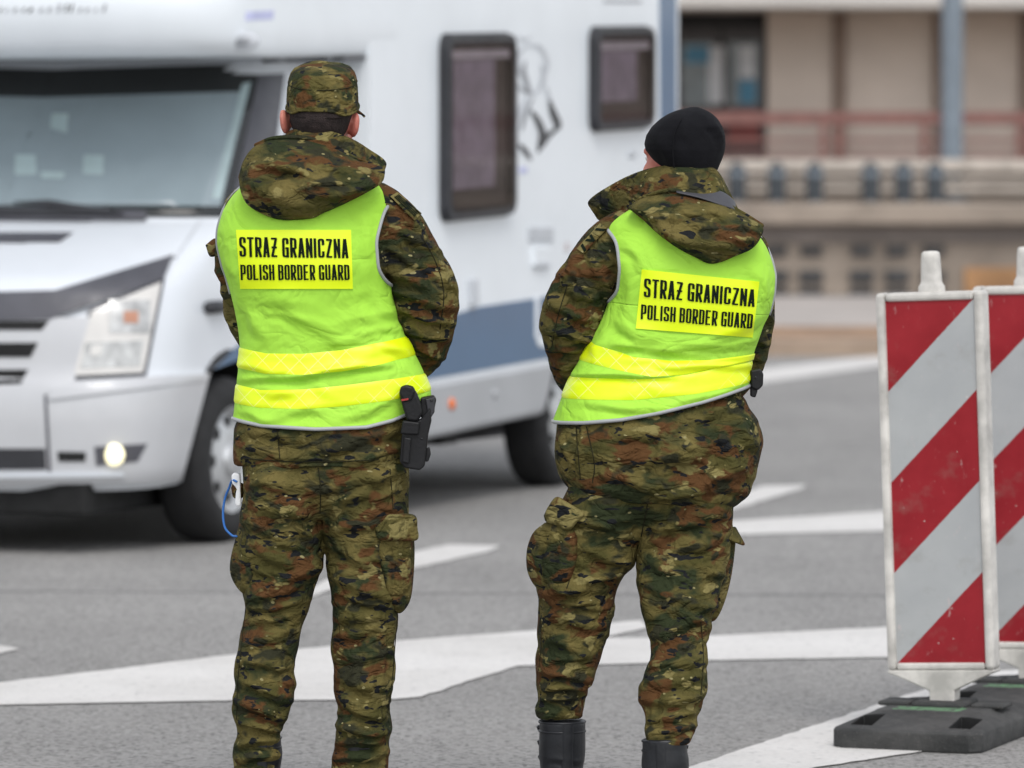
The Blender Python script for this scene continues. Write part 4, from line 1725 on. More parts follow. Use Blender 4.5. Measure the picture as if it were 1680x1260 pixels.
pcs = [loft(mt.rings(80, 72, inset))]
PT = man.P
arm_r = [(PT(615, 352, 0), .078), (PT(648, 385, .0), .078), (PT(672, 430, .01), .080), (PT(692, 480, .02), .086), (PT(697, 530, .04), .080), (PT(688, 568, .08), .068),
         (PT(668, 592, .15), .062), (PT(640, 612, .21), .056), (PT(602, 632, .26), .050)]
arm_l = [(PT(420, 352, .01), .076), (PT(405, 390, .02), .072), (PT(403, 430, .04), .072), (PT(405, 475, .07), .068), (PT(413, 515, .10), .066), (PT(428, 550, .15), .062),
         (PT(450, 585, .21), .056), (PT(478, 620, .26), .050)]
for arm in (arm_r, arm_l):
    pcs.append(tube([a[0] for a in arm], [a[1] for a in arm], 24, 5))
fo = fold_set(man, [
    (625, 440, 715, 478, 12, 9), (640, 478, 748, 508, 12, 10), (655, 512, 742, 534, 10, 11), (668, 545, 738, 562, 10, 10), (690, 392, 728, 450, 13, 7),
    (655, 380, 690, 400, 10, 6), (700, 440, 745, 480, 10, 6), (640, 410, 690, 440, 9, 6), (685, 575, 722, 592, 8, 7), (660, 345, 690, 385, 9, 5),
    (345, 440, 372, 470, 9, 6), (352, 480, 385, 505, 9, 6), (360, 520, 392, 540, 9, 6),
    (395, 708, 520, 722, 12, 6), (540, 735, 665, 700, 12, 7), (400, 735, 470, 742, 11, 5), (460, 700, 480, 755, 8, 4), (580, 755, 670, 735, 10, 6), (500, 745, 600, 728, 11, 5),
    (396, 753, 672, 753, 5, 3)])
rand_folds(man, fo, 3, 22, (640, 370, 720, 590), (10, 60), (25, 60), (5, 9), (2, 5))
jk, jk_b = garment(man, 'jacket', pcs, 0.0048, fo, M['camo'], 3, 1, 0.0042)

# trousers
Lr = [(735, 392, 535, .125, .12, 0), (760, 397, 532, .13, .12, -.005), (800, 397, 528, .132, .12, -.01), (835, 396, 526, .125, .115, -.005), (860, 395, 526, .115, .11, 0), (900, 392, 529, .105, .105, 0), (930, 391, 530, .10, .10, 0),
      (960, 396, 520, .095, .095, 0), (1000, 402, 505, .085, .09, 0), (1050, 394, 490, .085, .085, 0), (1090, 387, 483, .085, .08, 0), (1130, 383, 485, .085, .08, 0),
      (1160, 380, 480, .082, .08, 0), (1185, 383, 470, .075, .075, 0), (1205, 387, 459, .066, .07, 0), (1225, 381, 462, .070, .075, 0), (1250, 382, 461, .07, .085, 0), (1285, 388, 456, .065, .09, 0), (1300, 394, 452, .06, .07, 0)]
Rr = [(735, 515, 676, .125, .12, 0), (760, 518, 673, .13, .12, -.005), (800, 520, 671, .132, .12, -.01), (835, 523, 670, .125, .115, -.005), (860, 526, 669, .115, .11, 0), (900, 534, 667, .105, .105, 0), (960, 540, 661, .095, .095, 0),
      (1000, 545, 655, .09, .09, 0), (1050, 546, 650, .085, .085, 0), (1100, 546, 646, .085, .08, 0), (1150, 549, 642, .08, .08, 0), (1172, 550, 641, .076, .08, 0), (1195, 548, 646, .078, .08, 0), (1212, 547, 637, .066, .07, 0),
      (1235, 543, 642, .072, .078, 0), (1260, 545, 638, .068, .085, 0), (1285, 550, 632, .065, .09, 0), (1300, 556, 626, .06, .07, 0)]
pel = [(730, 395, 672, .125, .125, 0), (770, 399, 670, .128, .125, -.005), (800, 404, 664, .118, .12, -.005), (830, 420, 650, .095, .10, 0), (850, 445, 620, .07, .08, 0)]
fo = fold_set(man, [
    (545, 765, 665, 742, 14, 7), (530, 800, 655, 775, 14, 8), (540, 832, 610, 800, 12, 6), (415, 785, 505, 800, 14, 6), (430, 830, 520, 852, 14, 7), (540, 872, 640, 850, 12, 6),
    (545, 900, 610, 930, 12, 8), (550, 950, 645, 985, 12, 11), (560, 975, 652, 1003, 10, 10), (430, 965, 525, 930, 14, 10), (410, 988, 505, 955, 12, 11), (405, 1004, 485, 990, 9, 9),
    (400, 1024, 470, 1015, 9, 7), (550, 1022, 632, 1010, 10, 7), (555, 1048, 620, 1030, 10, 6), (398, 1062, 470, 1040, 12, 6), (388, 1118, 470, 1152, 12, 7), (385, 1150, 462, 1182, 11, 11),
    (390, 1188, 458, 1202, 8, 11), (386, 1228, 452, 1216, 8, 10), (384, 1250, 455, 1246, 9, 8), (552, 1118, 640, 1140, 12, 7), (556, 1158, 642, 1188, 12, 10), (548, 1197, 636, 1208, 8, 11), (548, 1228, 632, 1218, 8, 10),
    (548, 1250, 635, 1245, 9, 8), (640, 1010, 646, 1190, 6, 5), (402, 860, 470, 880, 14, 5), (560, 1085, 640, 1075, 12, 5), (480, 860, 522, 900, 10, 6), (395, 1085, 480, 1100, 12, 5), (415, 900, 480, 930, 12, 6)])
rand_folds(man, fo, 5, 26, (395, 780, 500, 1240), (-25, 30), (30, 75), (5, 10), (2, 5.5))
rand_folds(man, fo, 6, 26, (545, 780, 640, 1240), (-30, 25), (30, 75), (5, 10), (2, 5.5))
tr, tr_b = garment(man, 'trousers', [leg(man, Lr), leg(man, Rr), loft(Profile(man, pel, 0, 2.4, 2).rings(30, 64))], 0.0048, fo, M['camo_b'], 2, 2, 0.0042)

def seams(per, lines, trees, mat, parent):
    for ln in lines:
        pts = []
        for q in smooth_path(ln, 8):
            h, d = per.hit(q[0], q[1], trees)
            pts.append(h + d * 0.0008)
        v, f = tube(pts, [.0013] * len(pts), 6, 1)
        mk('seam', v, f, mat, parent)


seams(man, [[(652, 1008), (648, 1060), (644, 1110), (636, 1170)], [(404, 990), (396, 1060), (390, 1120), (388, 1180)], [(522, 768), (526, 800), (525, 842)], [(640, 770), (645, 835)]], [tr_b], M['thread'], tr)
seams(man, [[(690, 385), (715, 430), (728, 480), (722, 540)], [(398, 752), (470, 757), (560, 757), (655, 752)], [(455, 702), (459, 752)]], [jk_b], M['thread'], jk)
# cargo pockets
fp = fold_set(man, [(622, 880, 640, 985, 7, 7), (650, 890, 655, 990, 6, 6), (668, 890, 670, 980, 5, 5)], -0.08)
pk = pillow(man, 'cargo_pocket', [(610, 856), (640, 850), (674, 854), (680, 890), (679, 940), (673, 985), (657, 1006), (644, 996), (626, 960), (612, 910)], lambda x, y: -0.055 + max(0, (x - 640) / 40) * 0.05, 0.046, M['camo_c'], tr, fp, back=0.06, p=4, q=.55)
fl = pillow(man, 'pocket_flap', [(605, 846), (612, 841), (645, 842), (680, 845), (685, 866), (684, 886), (652, 888), (622, 886), (613, 868)], lambda x, y: -0.085 + max(0, (x - 640) / 40) * 0.05 - (y - 842) / 44 * 0.012, 0.024, M['camo_k'], tr, None, back=0.05, p=10, q=0.5)
fp = fold_set(man, [(396, 860, 400, 960, 6, 5)], 0)
pk = pillow(man, 'cargo_pocket', [(398, 822), (391, 865), (378, 918), (380, 948), (398, 973), (414, 962), (418, 920), (410, 865)], lambda x, y: -0.01 - max(0, (x - 385) / 30) * 0.05, 0.03, M['camo_c'], tr, fp, back=0.06)

# vest
fo = fold_set(man, [
    (470, 495, 565, 562, 20, 7), (545, 535, 655, 500, 18, 6), (408, 505, 442, 562, 15, 6), (520, 565, 645, 540, 14, 5), (400, 624, 520, 613, 9, 9), (480, 615, 635, 596, 9, 11),
    (395, 600, 470, 607, 10, 6), (400, 676, 450, 690, 10, 5), (560, 688, 645, 656, 12, 6), (430, 692, 520, 673, 10, 4), (600, 480, 642, 525, 14, 6), (378, 420, 402, 485, 14, 5), (592, 350, 606, 430, 14, 5),
    (430, 490, 520, 500, 16, 4), (620, 555, 668, 590, 12, 5)])
rand_folds(man, fo, 8, 10, (400, 480, 600, 690), (-25, 40), (40, 90), (9, 15), (2, 4))
rand_folds(man, fo, 9, 12, (400, 400, 600, 690), (-40, 40), (60, 120), (10, 16), (3, 6), 1)
pq = [(387, 377), (576, 377), (579, 474), (394, 474)]
vest, vest_b = make_vest(man, mt, [(340, 688), (388, 690), (430, 698), (520, 703), (600, 700), (640, 690), (664, 680), (705, 650), (760, 648)],
                         [(380, 300), (388, 312), (370, 340), (359, 375), (358, 400), (365, 440), (374, 480), (360, 520)],
                         [(655, 300), (645, 315), (625, 345), (612, 395), (615, 440), (628, 466), (650, 482), (670, 500)],
                         484, 298, fo, pq,
                         [('STRAŻ GRANICZNA', [(392, 388), (571, 392), (572, 424), (393, 422)], ()),
                          ('POLISH BORDER GUARD', [(394, 434), (573, 434), (574, 460), (395, 460)], ())],
                         [([(340, 568), (397, 572), (440, 580), (500, 580), (560, 574), (620, 562), (668, 552), (720, 545)], [(340, 604), (398, 606), (440, 613), (500, 614), (560, 609), (620, 598), (684, 582), (740, 574)]),
                          ([(340, 630), (393, 633), (430, 640), (500, 638), (560, 632), (640, 622), (700, 614), (740, 610)], [(340, 662), (391, 664), (430, 669), (500, 670), (560, 666), (640, 656), (706, 642), (750, 638)])])

# epaulette with rank bars
ep = drape(man, 'epaulette', [(640, 322), (652, 315), (692, 350), (680, 362)], [jk_b], 0.004, 0.004, M['camo_k'], jk, 12, 4, fb=-0.02)
ep_b = BVHTree.FromPolygons([tuple(q.co) for q in ep.data.vertices], [tuple(p.vertices) for p in ep.data.polygons])
for i in range(4):
    t = 0.30 + 0.17 * i
    drape(man, 'rank_bar', [tuple(bil([(640, 322), (652, 315), (692, 350), (680, 362)], a, b)) for a, b in ((t, .08), (t + .10, .08), (t + .10, .92), (t, .92))], [ep_b], 0.0015, 0.001, M['print'], jk, 2, 2, fb=-0.02)
pillow(man, 'sleeve_tab', [(337, 402), (352, 391), (362, 398), (362, 415), (345, 421)], 0.03, 0.012, M['camo_d'], jk, None, back=0.03, N=40)

# hood and collar
fo = fold_set(man, [(405, 300, 470, 330, 11, 10), (430, 262, 520, 290, 14, 9), (470, 300, 600, 300, 12, 8), (520, 262, 600, 292, 12, 9), (440, 335, 500, 350, 9, 7), (540, 335, 615, 300, 9, 8), (450, 245, 500, 250, 10, 6),
                    (500, 320, 590, 318, 10, 6), (400, 280, 430, 320, 9, 7), (420, 250, 410, 290, 9, 6)], boost=True)
rand_folds(man, fo, 12, 14, (410, 250, 580, 340), (-30, 40), (30, 70), (6, 11), (3, 7))
hood = pillow(man, 'hood', [(391, 290), (400, 262), (418, 240), (448, 228), (490, 226), (528, 233), (560, 249), (590, 264), (627, 274), (631, 288), (624, 302), (598, 318), (562, 336), (530, 350), (508, 359), (456, 360), (412, 341), (396, 318)],
              lambda x, y: -0.075 - 0.085 * min(1, max(0, (y - 226) / 90)), 0.062, M['camo_c'], man.root, fo, back=0.09, center=(505, 296))
v, f = cord(man, [(420, 238, -.075), (448, 227, -.085), (490, 225, -.092), (528, 232, -.092), (560, 248, -.085), (590, 263, -.08), (620, 272, -.07)], 0.005)
mk('hood_rim', v, f, M['camo_c'], hood)
sheet(man, 'hood_lining', [(545, 243, -.082), (565, 252, -.092), (590, 266, -.09)], [(545, 250, -.10), (562, 260, -.125), (588, 268, -.11)], M['black_lining'], hood, 0.003)
sheet(man, 'collar', [(520, 235, .16), (478, 232, .10), (470, 224, .03), (478, 213, -.03), (502, 211, -.075), (540, 214, -.085), (574, 226, -.06), (602, 243, -.01), (633, 268, .05), (600, 290, .12), (560, 262, .16)],
      [(520, 290, .19), (450, 292, .13), (435, 288, .03), (445, 284, -.05), (490, 288, -.12), (545, 290, -.125), (590, 290, -.09), (616, 290, -.03), (626, 290, .04), (600, 305, .12), (560, 300, .18)], M['camo_d'], man.root, 0.007, 6)

# body: head, neck, trunk, limbs and hands as one skin
hc = PT(530, 196, 0.01)
bp, hp, hr = head_pieces(hc, R(-8), 0, .95)
ears(bp, man, [(467.5, 200, -.012, -1, .0100, .031), (581, 205, -.012, 1, .0115, .031)])
bp += [tube([PT(527, 225, -.005), PT(525, 280, -.01), PT(523, 330, -.01)], [.058, .062, .07], 18, 3),
       loft(mt.rings(40, 40, -0.05, mt.z0 + .02, mt.z1 - .12)),
       tube([a[0] for a in arm_r], [a[1] * .62 for a in arm_r], 16, 4), tube([a[0] for a in arm_l], [a[1] * .62 for a in arm_l], 16, 4)]
for q in (Lr, Rr):
    pr = Profile(man, q, 0, 2.1, 3)
    bp.append(loft(pr.rings(40, 24, -0.028)))
hand(bp, PT(590, 638, .275), (-1, .15, -.35), (0, -.2, 1), (.3, 1, .2))
hand(bp, PT(488, 628, .265), (1, .25, -.3), (0, .3, 1), (-.2, 1, .1))
V, fc = fuse(bp, 0.0048, 2)
mk('body', V, fc, M['skin'], man.root)
for s in (-1, 1):
    v, f = ellipsoid(hp(s * .031, .081, .0), (.011, .010, .009))
    mk('eye', v, f, M['eye'], man.root)
# short hair at the back of the head
rows = [(222, 486, 566, .088, .0, 0), (212, 480, 572, .098, .01, 0), (198, 475, 577, .104, .02, 0), (184, 475, 581, .103, .06, 0), (168, 479, 579, .097, .08, 0), (140, 484, 574, .09, .085, 0)]
v, f = loft(Profile(man, rows, 0, 2.2, 3).rings(24, 48))
mk('hair', v, f, M['hair'], man.root)

# patrol cap: crown, band with adjuster arch, visor
cr = Profile(man, [(206, 474, 587, .106, .105, .008), (185, 471, 588, .112, .105, .008), (165, 470, 588, .112, .105, .008), (145, 471, 587, .109, .104, .008), (132, 474, 585, .105, .10, .008)], 0, 2.3, 2)
th = np.linspace(0, 2 * np.pi, 96, endpoint=False)
tl = 0.20


def cap_row(zc, off):
    x, y, z = cr.pt(th, zc, off)
    return x, y, z + tl * (y - 0.0)


arch = np.exp(-np.abs((th - 1.42) / 0.62) ** 4)
zb0 = man.P(530, 177, 0).z
zt0 = man.P(530, 136, 0).z
v = []
NB = 14
for j in range(NB + 1):
    zl = zb0 + 0.016 * arch - 0.004 * np.cos(th - 1.5)
    zc = zl + (zt0 - zl) * j / NB
    x, y, z = cap_row(zc, 0.0)
    rip = 0.0012 * np.sin(th * 23) + 0.0018 * np.sin(th * 9 + j * .6)
    v += list(zip(x * 1, y - rip, z))
f = []
for j in range(NB):
    for i in range(96):
        k = (i + 1) % 96
        f.append((j * 96 + i, j * 96 + k, (j + 1) * 96 + k, (j + 1) * 96 + i))
# crown top
cx, a_, bb, bf, cyy = cr.at(zt0)
for j, (s, dz) in enumerate(((1.008, .002), (.99, .009), (.94, .020), (.85, .030), (.7, .037), (.5, .041), (.25, .043), (.02, .0435))):
    x, y, z = cap_row(np.full_like(th, zt0), 0.0)
    x, y = cx + (x - cx) * s, cyy + (y - cyy) * s
    z = np.full_like(x, zt0 + dz) + tl * y + 0.0025 * np.sin(x * 70 + y * 40) * (1 - s * .6)
    b = len(v)
    v += list(zip(x, y, z))
    for i in range(96):
        k = (i + 1) % 96
        f.append((b - 96 + i, b - 96 + k, b + k, b + i))
cap = mk('patrol_cap', v, f, M['camo_d'], man.root)
so = cap.modifiers.new('s', 'SOLIDIFY')
so.thickness = 0.004
so.offset = -1
x, y, z = cap_row(np.full_like(th, zt0 + .001), 0.0)
pl = list(zip(x, y, z))
v, f = tube(pl + pl[:1], [.0016] * 97, 8, 1, round_ends=False)
mk('crown_seam', v, f, M['thread'], cap)
zl = zb0 + 0.016 * arch - 0.004 * np.cos(th - 1.5)
x, y, z = cap_row(zl + .001, 0.001)
pl = list(zip(x, y, z))
v, f = tube(pl + pl[:1], [.0028] * 97, 8, 1, round_ends=False)
mk('band_edge', v, f, M['camo_d'], cap)
# adjuster strap bridging the arch
ts = np.linspace(0.62, 2.25, 30)
v, f = [], []
for e in (0, 1, 2, 3):
    x, y, z = cr.pt(ts, np.full_like(ts, zb0 - 0.006 + 0.011 * e / 3 - 0.006 * (ts > 1.6) * 0), -0.001)
    v += list(zip(x, y, z + tl * y))
for e in range(3):
    for i in range(29):
        q = e * 30 + i
        f.append((q, q + 1, q + 31, q + 30))
st = mk('adjuster_strap', v, f, M['hair'], cap)
so = st.modifiers.new('s', 'SOLIDIFY')
so.thickness = 0.003
# visor points forward and a little to the right
vv, ff = [], []
hd = R(-2)
c0 = Vector((float(cx), float(cyy), zb0 - 0.002))
for j in range(6):
    rr = 0.098 + 0.068 * j / 5
    for i in range(21):
        a = (i / 20 - .5) * R(100) * (1 - 0.12 * j / 5)
        d = Vector((math.sin(a + -hd), math.cos(a + -hd), 0))
        fall = 1.0 - 0.42 * (abs(i / 20 - .5) * 2) ** 3
        p = c0 + d * (0.098 + (rr - 0.098) * fall)
        p.z += tl * p.y * .8 - 0.026 * (j / 5) - 0.008 * (2 * abs(i / 20 - .5)) ** 2
        vv.append(p)
for j in range(5):
    for i in range(20):
        q = j * 21 + i
        ff.append((q, q + 1, q + 22, q + 21))
vi = mk('visor', vv, ff, M['camo_d'], cap)
so = vi.modifiers.new('s', 'SOLIDIFY')
so.thickness = 0.005

# boots below the bunched trouser ends
boot(man, PT(425, 1344, 0) * 1.0 - Vector((0, 0, PT(425, 1344, 0).z)), R(-10), 0.20, .052, man.root)
boot(man, PT(590, 1344, 0) * 1.0 - Vector((0, 0, PT(590, 1344, 0).z)), R(10), 0.20, .052, man.root)

# holster with pistol on the right hip (a thing of its own, worn on the belt)
org = man.P(684, 770, -.10) + man.o
ho = empty('pistol_holster', org, 0, 'black polymer holster with pistol grip on the hip below the vest hem', 'holster')
B = lambda n, poly, a, b, m, par, bev=.004: pprism(man, n, poly, a, b, m, par, bev, org)
hb = B('holster_body', [(664, 692), (690, 688), (706, 668), (708, 690), (703, 712), (697, 764), (689, 771), (664, 767), (656, 757), (659, 715)], -.145, -.105, M['polymer'], ho)
B('retention_hood', [(661, 689), (689, 692), (687, 713), (657, 711)], -.157, -.10, M['polymer'], ho)
B('muzzle_rib', [(663, 717), (675, 719), (671, 761), (660, 758)], -.156, -.14, M['polymer'], ho, .003)
B('belt_loop', [(690, 652), (712, 648), (716, 655), (712, 676), (703, 692), (690, 684)], -.13, -.085, M['polymer'], ho)
B('clip_plate', [(698, 655), (714, 651), (713, 676), (704, 690)], -.137, -.127, M['steel_dark'], ho, .002)
B('thumb_strap', [(699, 735), (705, 733), (707, 745), (703, 757), (697, 757)], -.135, -.105, M['polymer'], ho, .003)
for (a, b) in ((708, 657), (707, 680), (667, 728), (669, 745), (692, 720)):
    c = man.P(a, b, -.146) + man.o - org
    v, f = ellipsoid(c + Vector((0, .004 if a < 700 else .008, 0)), (.0032, .006, .0032), None, 10, 8)
    mk('screw', v, f, M['steel_dark'], ho)
gp = B('pistol_grip', [(655, 646), (657, 636), (665, 632), (677, 634), (684, 645), (692, 664), (694, 678), (685, 692), (668, 690), (662, 672)], -.152, -.118, M['polymer'], ho, .006)
B('magazine_base', [(655, 645), (657, 635), (666, 631), (678, 634), (682, 642), (676, 657), (662, 660)], -.156, -.114, M['polymer'], ho, .005)
B('red_mark', [(658, 655), (670, 653), (670, 656), (659, 658)], -.1572, -.150, M['red_mark'], ho, 0)

# white clip with a blue cord at the left pocket
org = man.P(388, 830, -.03) + man.o
kc = empty('cord_loop', org, 0, 'blue cord on a white plastic clip hanging at the cargo pocket', 'cord')
B('clip', [(380, 779), (385, 775), (394, 777), (395, 800), (396, 828), (390, 831), (386, 826), (388, 800), (381, 792)], -.05, -.02, M['white_plastic'], kc, .003)
v, f = cord(man, [(388, 790, -.055), (381, 788, -.045), (376, 800, -.03), (369, 818, -.02), (366, 842, -.02), (369, 865, -.025), (380, 878, -.03), (388, 880, -.03)], .0028, 8, 6, org)
mk('cord', v, f, M['blue_cord'], kc)
pillow(man, 'side_tab', [(379, 800), (384, 792), (398, 793), (402, 806), (396, 818), (383, 816)], -.02, .03, M['camo_b'], tr, None, back=.04, N=36)

# ================================================================== the person in the black beanie
wom = Person((1070 - 840) / F * 13.0, 13.0, 'person in black knitted beanie and border guard vest with a wide raised collar')
PT = wom.P
LR = [(822, 955, 1196, .15, .14, 0), (812, 935, 1212, .165, .15, 0), (795, 918, 1226, .175, .155, 0), (770, 910, 1236, .18, .16, 0), (740, 908, 1247, .183, .165, 0), (710, 912, 1253, .18, .165, 0), (690, 919, 1246, .172, .165, 0),
      (660, 930, 1232, .16, .165, 0), (630, 942, 1224, .15, .165, 0), (600, 958, 1222, .145, .165, 0), (575, 971, 1228, .143, .165, 0), (550, 984, 1236, .145, .16, -.005), (525, 998, 1246, .147, .158, -.01), (500, 1006, 1256, .15, .155, -.012),
      (470, 1003, 1263, .152, .15, -.015), (440, 997, 1265, .15, .145, -.015), (415, 994, 1259, .143, .135, -.012), (395, 996, 1251, .132, .12, -.01), (378, 1002, 1240, .118, .105, -.01), (362, 1020, 1220, .105, .09, -.005),
      (348, 1045, 1200, .092, .08, 0), (330, 1062, 1180, .082, .07, 0), (300, 1075, 1170, .07, .065, .005)]
wt = Profile(wom, LR, -0.085, 2.5, 2.5)
zv = wom.P(1070, 668).z


def inset(z):
    t = max(0, min(1, (z - (zv - 0.01)) / 0.06))
    return -0.012 * t


pcs = [loft(wt.rings(80, 72, inset))]
arm_l = [(PT(1030, 395, 0), .075), (PT(1003, 412, 0), .078), (PT(978, 450, .01), .078), (PT(954, 490, .02), .082), (PT(945, 525, .035), .084), (PT(944, 560, .06), .078), (PT(950, 595, .10), .070),
         (PT(966, 625, .17), .062), (PT(995, 640, .23), .056), (PT(1035, 655, .28), .05)]
arm_r = [(PT(1215, 420, .01), .072), (PT(1218, 450, .03), .074), (PT(1219, 490, .05), .075), (PT(1219, 530, .07), .074), (PT(1216, 565, .10), .070), (PT(1206, 600, .15), .062), (PT(1180, 630, .21), .055), (PT(1140, 652, .27), .05)]
for arm in (arm_l, arm_r):
    pcs.append(tube([a[0] for a in arm], [a[1] for a in arm], 24, 5))
fo = fold_set(wom, [
    (945, 420, 925, 475, 10, 8), (975, 430, 1010, 500, 12, 9), (925, 470, 985, 500, 11, 8), (900, 500, 975, 530, 11, 9), (890, 540, 965, 560, 11, 10), (895, 580, 955, 575, 10, 9), (905, 610, 945, 605, 9, 8), (960, 440, 940, 520, 9, 6),
    (1255, 500, 1272, 540, 8, 6), (1240, 560, 1268, 570, 8, 7), (1235, 590, 1262, 595, 8, 7),
    (920, 705, 940, 775, 9, 7), (955, 700, 950, 790, 9, 8), (1000, 720, 1100, 700, 14, 7), (1050, 760, 1180, 730, 16, 8), (980, 770, 1080, 800, 14, 7), (1120, 690, 1230, 660, 12, 7), (1140, 800, 1225, 760, 13, 9),
    (1080, 815, 1180, 800, 10, 8), (1200, 680, 1240, 740, 11, 7), (1090, 690, 1080, 760, 12, 5), (1180, 700, 1200, 790, 12, 6), (960, 745, 1060, 755, 14, 5), (1060, 700, 1170, 770, 18, 6)])
rand_folds(wom, fo, 21, 26, (890, 420, 980, 610), (-30, 60), (25, 60), (5, 9), (2, 6))
rand_folds(wom, fo, 22, 22, (930, 700, 1200, 810), (-25, 35), (40, 90), (7, 13), (2, 6))
jk, jk_b = garment(wom, 'jacket', pcs, 0.0048, fo, M['camo_c'], 3, 11, 0.0035)

YR = lambda py: -0.25 * max(0, min(1, (py - 850) / 380)) ** 1.15
Lr = [(775, 935, 1085, .135, .13, 0), (800, 928, 1080, .137, .13, -.01), (830, 914, 1068, .135, .125, -.01), (870, 897, 1054, .125, .12, 0), (905, 888, 1047, .115, .115, 0), (930, 882, 1036, .11, .11, 0), (965, 878, 1011, .10, .10, 0),
      (985, 880, 1006, .095, .098, 0), (1010, 881, 1003, .092, .095, 0), (1060, 883, 991, .088, .088, 0), (1100, 876, 979, .085, .085, 0), (1130, 879, 970, .078, .08, 0), (1146, 884, 964, .070, .072, 0), (1158, 877, 961, .070, .074, 0), (1168, 876, 960, .068, .072, 0), (1176, 880, 957, .062, .066, 0)]
Rr = [(775, 1060, 1215, .135, .13, 0), (800, 1056, 1210, .137, .13, -.01), (830, 1052, 1207, .135, .125, -.01), (870, 1049, 1206, .125, .12, YR(870)), (905, 1047, 1200, .115, .115, YR(905)), (950, 1045, 1190, .105, .105, YR(950)),
      (985, 1050, 1176, .098, .10, YR(985)), (1010, 1055, 1168, .094, .095, YR(1010)), (1045, 1063, 1162, .088, .09, YR(1045)), (1072, 1067, 1160, .086, .088, YR(1072)), (1100, 1055, 1160, .088, .088, YR(1100)), (1125, 1045, 1159, .088, .088, YR(1125)),
      (1148, 1044, 1154, .085, .082, YR(1148)), (1170, 1056, 1147, .074, .075, YR(1170)), (1186, 1060, 1145, .068, .072, YR(1190)), (1200, 1056, 1143, .070, .072, YR(1205)), (1212, 1060, 1136, .066, .068, YR(1216)), (1220, 1066, 1130, .058, .06, YR(1216))]
pel = [(770, 930, 1215, .14, .135, 0), (800, 930, 1208, .14, .135, -.008), (830, 940, 1190, .12, .12, -.005), (860, 965, 1150, .09, .10, 0), (885, 1000, 1095, .06, .07, 0)]
fo = fold_set(wom, [
    (930, 845, 1040, 880, 14, 8), (1060, 870, 1160, 850, 13, 8), (1100, 905, 1190, 880, 12, 8), (960, 900, 1035, 930, 13, 8), (885, 975, 990, 965, 11, 12), (890, 985, 1005, 1000, 11, 9), (940, 960, 1020, 940, 12, 10), (900, 960, 960, 980, 9, 10),
    (1060, 960, 1170, 1000, 12, 9), (1085, 985, 1165, 1030, 12, 11), (1070, 1040, 1150, 1015, 10, 8), (1080, 1060, 1120, 1020, 12, 7), (1060, 920, 1120, 945, 12, 7), (885, 1050, 960, 1065, 12, 5), (890, 1090, 970, 1075, 10, 7), (885, 1105, 975, 1120, 10, 9),
    (890, 1135, 965, 1128, 8, 9), (880, 1150, 955, 1150, 7, 8), (1060, 1085, 1150, 1080, 10, 6), (1050, 1120, 1150, 1100, 10, 8), (1050, 1145, 1150, 1135, 9, 10), (1065, 1172, 1140, 1160, 8, 11), (1070, 1195, 1138, 1180, 7, 10), (1085, 1120, 1090, 1165, 9, 6),
    (1055, 900, 1095, 870, 10, 7), (985, 860, 1045, 845, 12, 6), (1150, 930, 1195, 950, 9, 7), (900, 1010, 985, 1030, 12, 7), (1130, 840, 1200, 850, 9, 7)])
rand_folds(wom, fo, 25, 28, (890, 830, 1000, 1150), (-30, 30), (30, 75), (5, 10), (2, 6))
rand_folds(wom, fo, 26, 28, (1055, 840, 1150, 1200), (-35, 25), (30, 75), (5, 10), (2, 6))
tr, tr_b = garment(wom, 'trousers', [leg(wom, Lr), leg(wom, Rr), loft(Profile(wom, pel, 0, 2.4, 2).rings(30, 64))], 0.0048, fo, M['camo'], 2, 12, 0.0042)

seams(wom, [[(946, 880), (944, 920), (930, 965)], [(884, 985), (888, 1050), (884, 1100)], [(1062, 828), (1058, 850), (1052, 880)], [(1150, 1020), (1154, 1080), (1150, 1140)]], [tr_b], M['thread'], tr)
seams(wom, [[(930, 470), (915, 520), (905, 570)], [(945, 700), (948, 740), (952, 785)], [(962, 700), (975, 760), (972, 792)]], [jk_b], M['thread'], jk)
fp = fold_set(wom, [(905, 875, 890, 955, 7, 9), (925, 880, 912, 960, 7, 8), (880, 900, 878, 950, 6, 6)], -0.08)
pillow(wom, 'cargo_pocket', [(893, 858), (912, 852), (940, 866), (948, 890), (944, 930), (930, 962), (906, 974), (882, 966), (866, 940), (864, 905), (874, 875)], lambda x, y: -0.02 - max(0, (x - 870) / 75) * 0.085, 0.040, M['camo_c'], tr, fp, back=0.07, p=4, q=.55)
pillow(wom, 'pocket_flap', [(892, 846), (900, 830), (914, 815), (936, 827), (958, 843), (946, 858), (932, 871), (912, 862), (896, 856)], lambda x, y: -0.055 - max(0, (x - 885) / 75) * 0.075 - (y - 815) / 55 * .012, 0.018, M['camo_k'], tr, None, back=0.05, p=10, q=.5)
fp = fold_set(wom, [(1190, 910, 1180, 1000, 7, 8), (1180, 960, 1160, 1010, 7, 8)], -0.08)
pillow(wom, 'cargo_pocket', [(1192, 868), (1206, 872), (1206, 900), (1199, 950), (1188, 990), (1174, 1017), (1160, 1016), (1160, 985), (1172, 940), (1182, 900)], lambda x, y: -0.03 + max(0, (x - 1185) / 30) * 0.03, 0.03, M['camo_c'], tr, fp, back=0.06)
sheet(wom, 'pocket_flap', [(1190, 868, -.075), (1203, 864, -.03), (1206, 866, .03)], [(1196, 886, -.08), (1220, 895, -.035), (1218, 890, .03)], M['camo_b'], tr, .006)

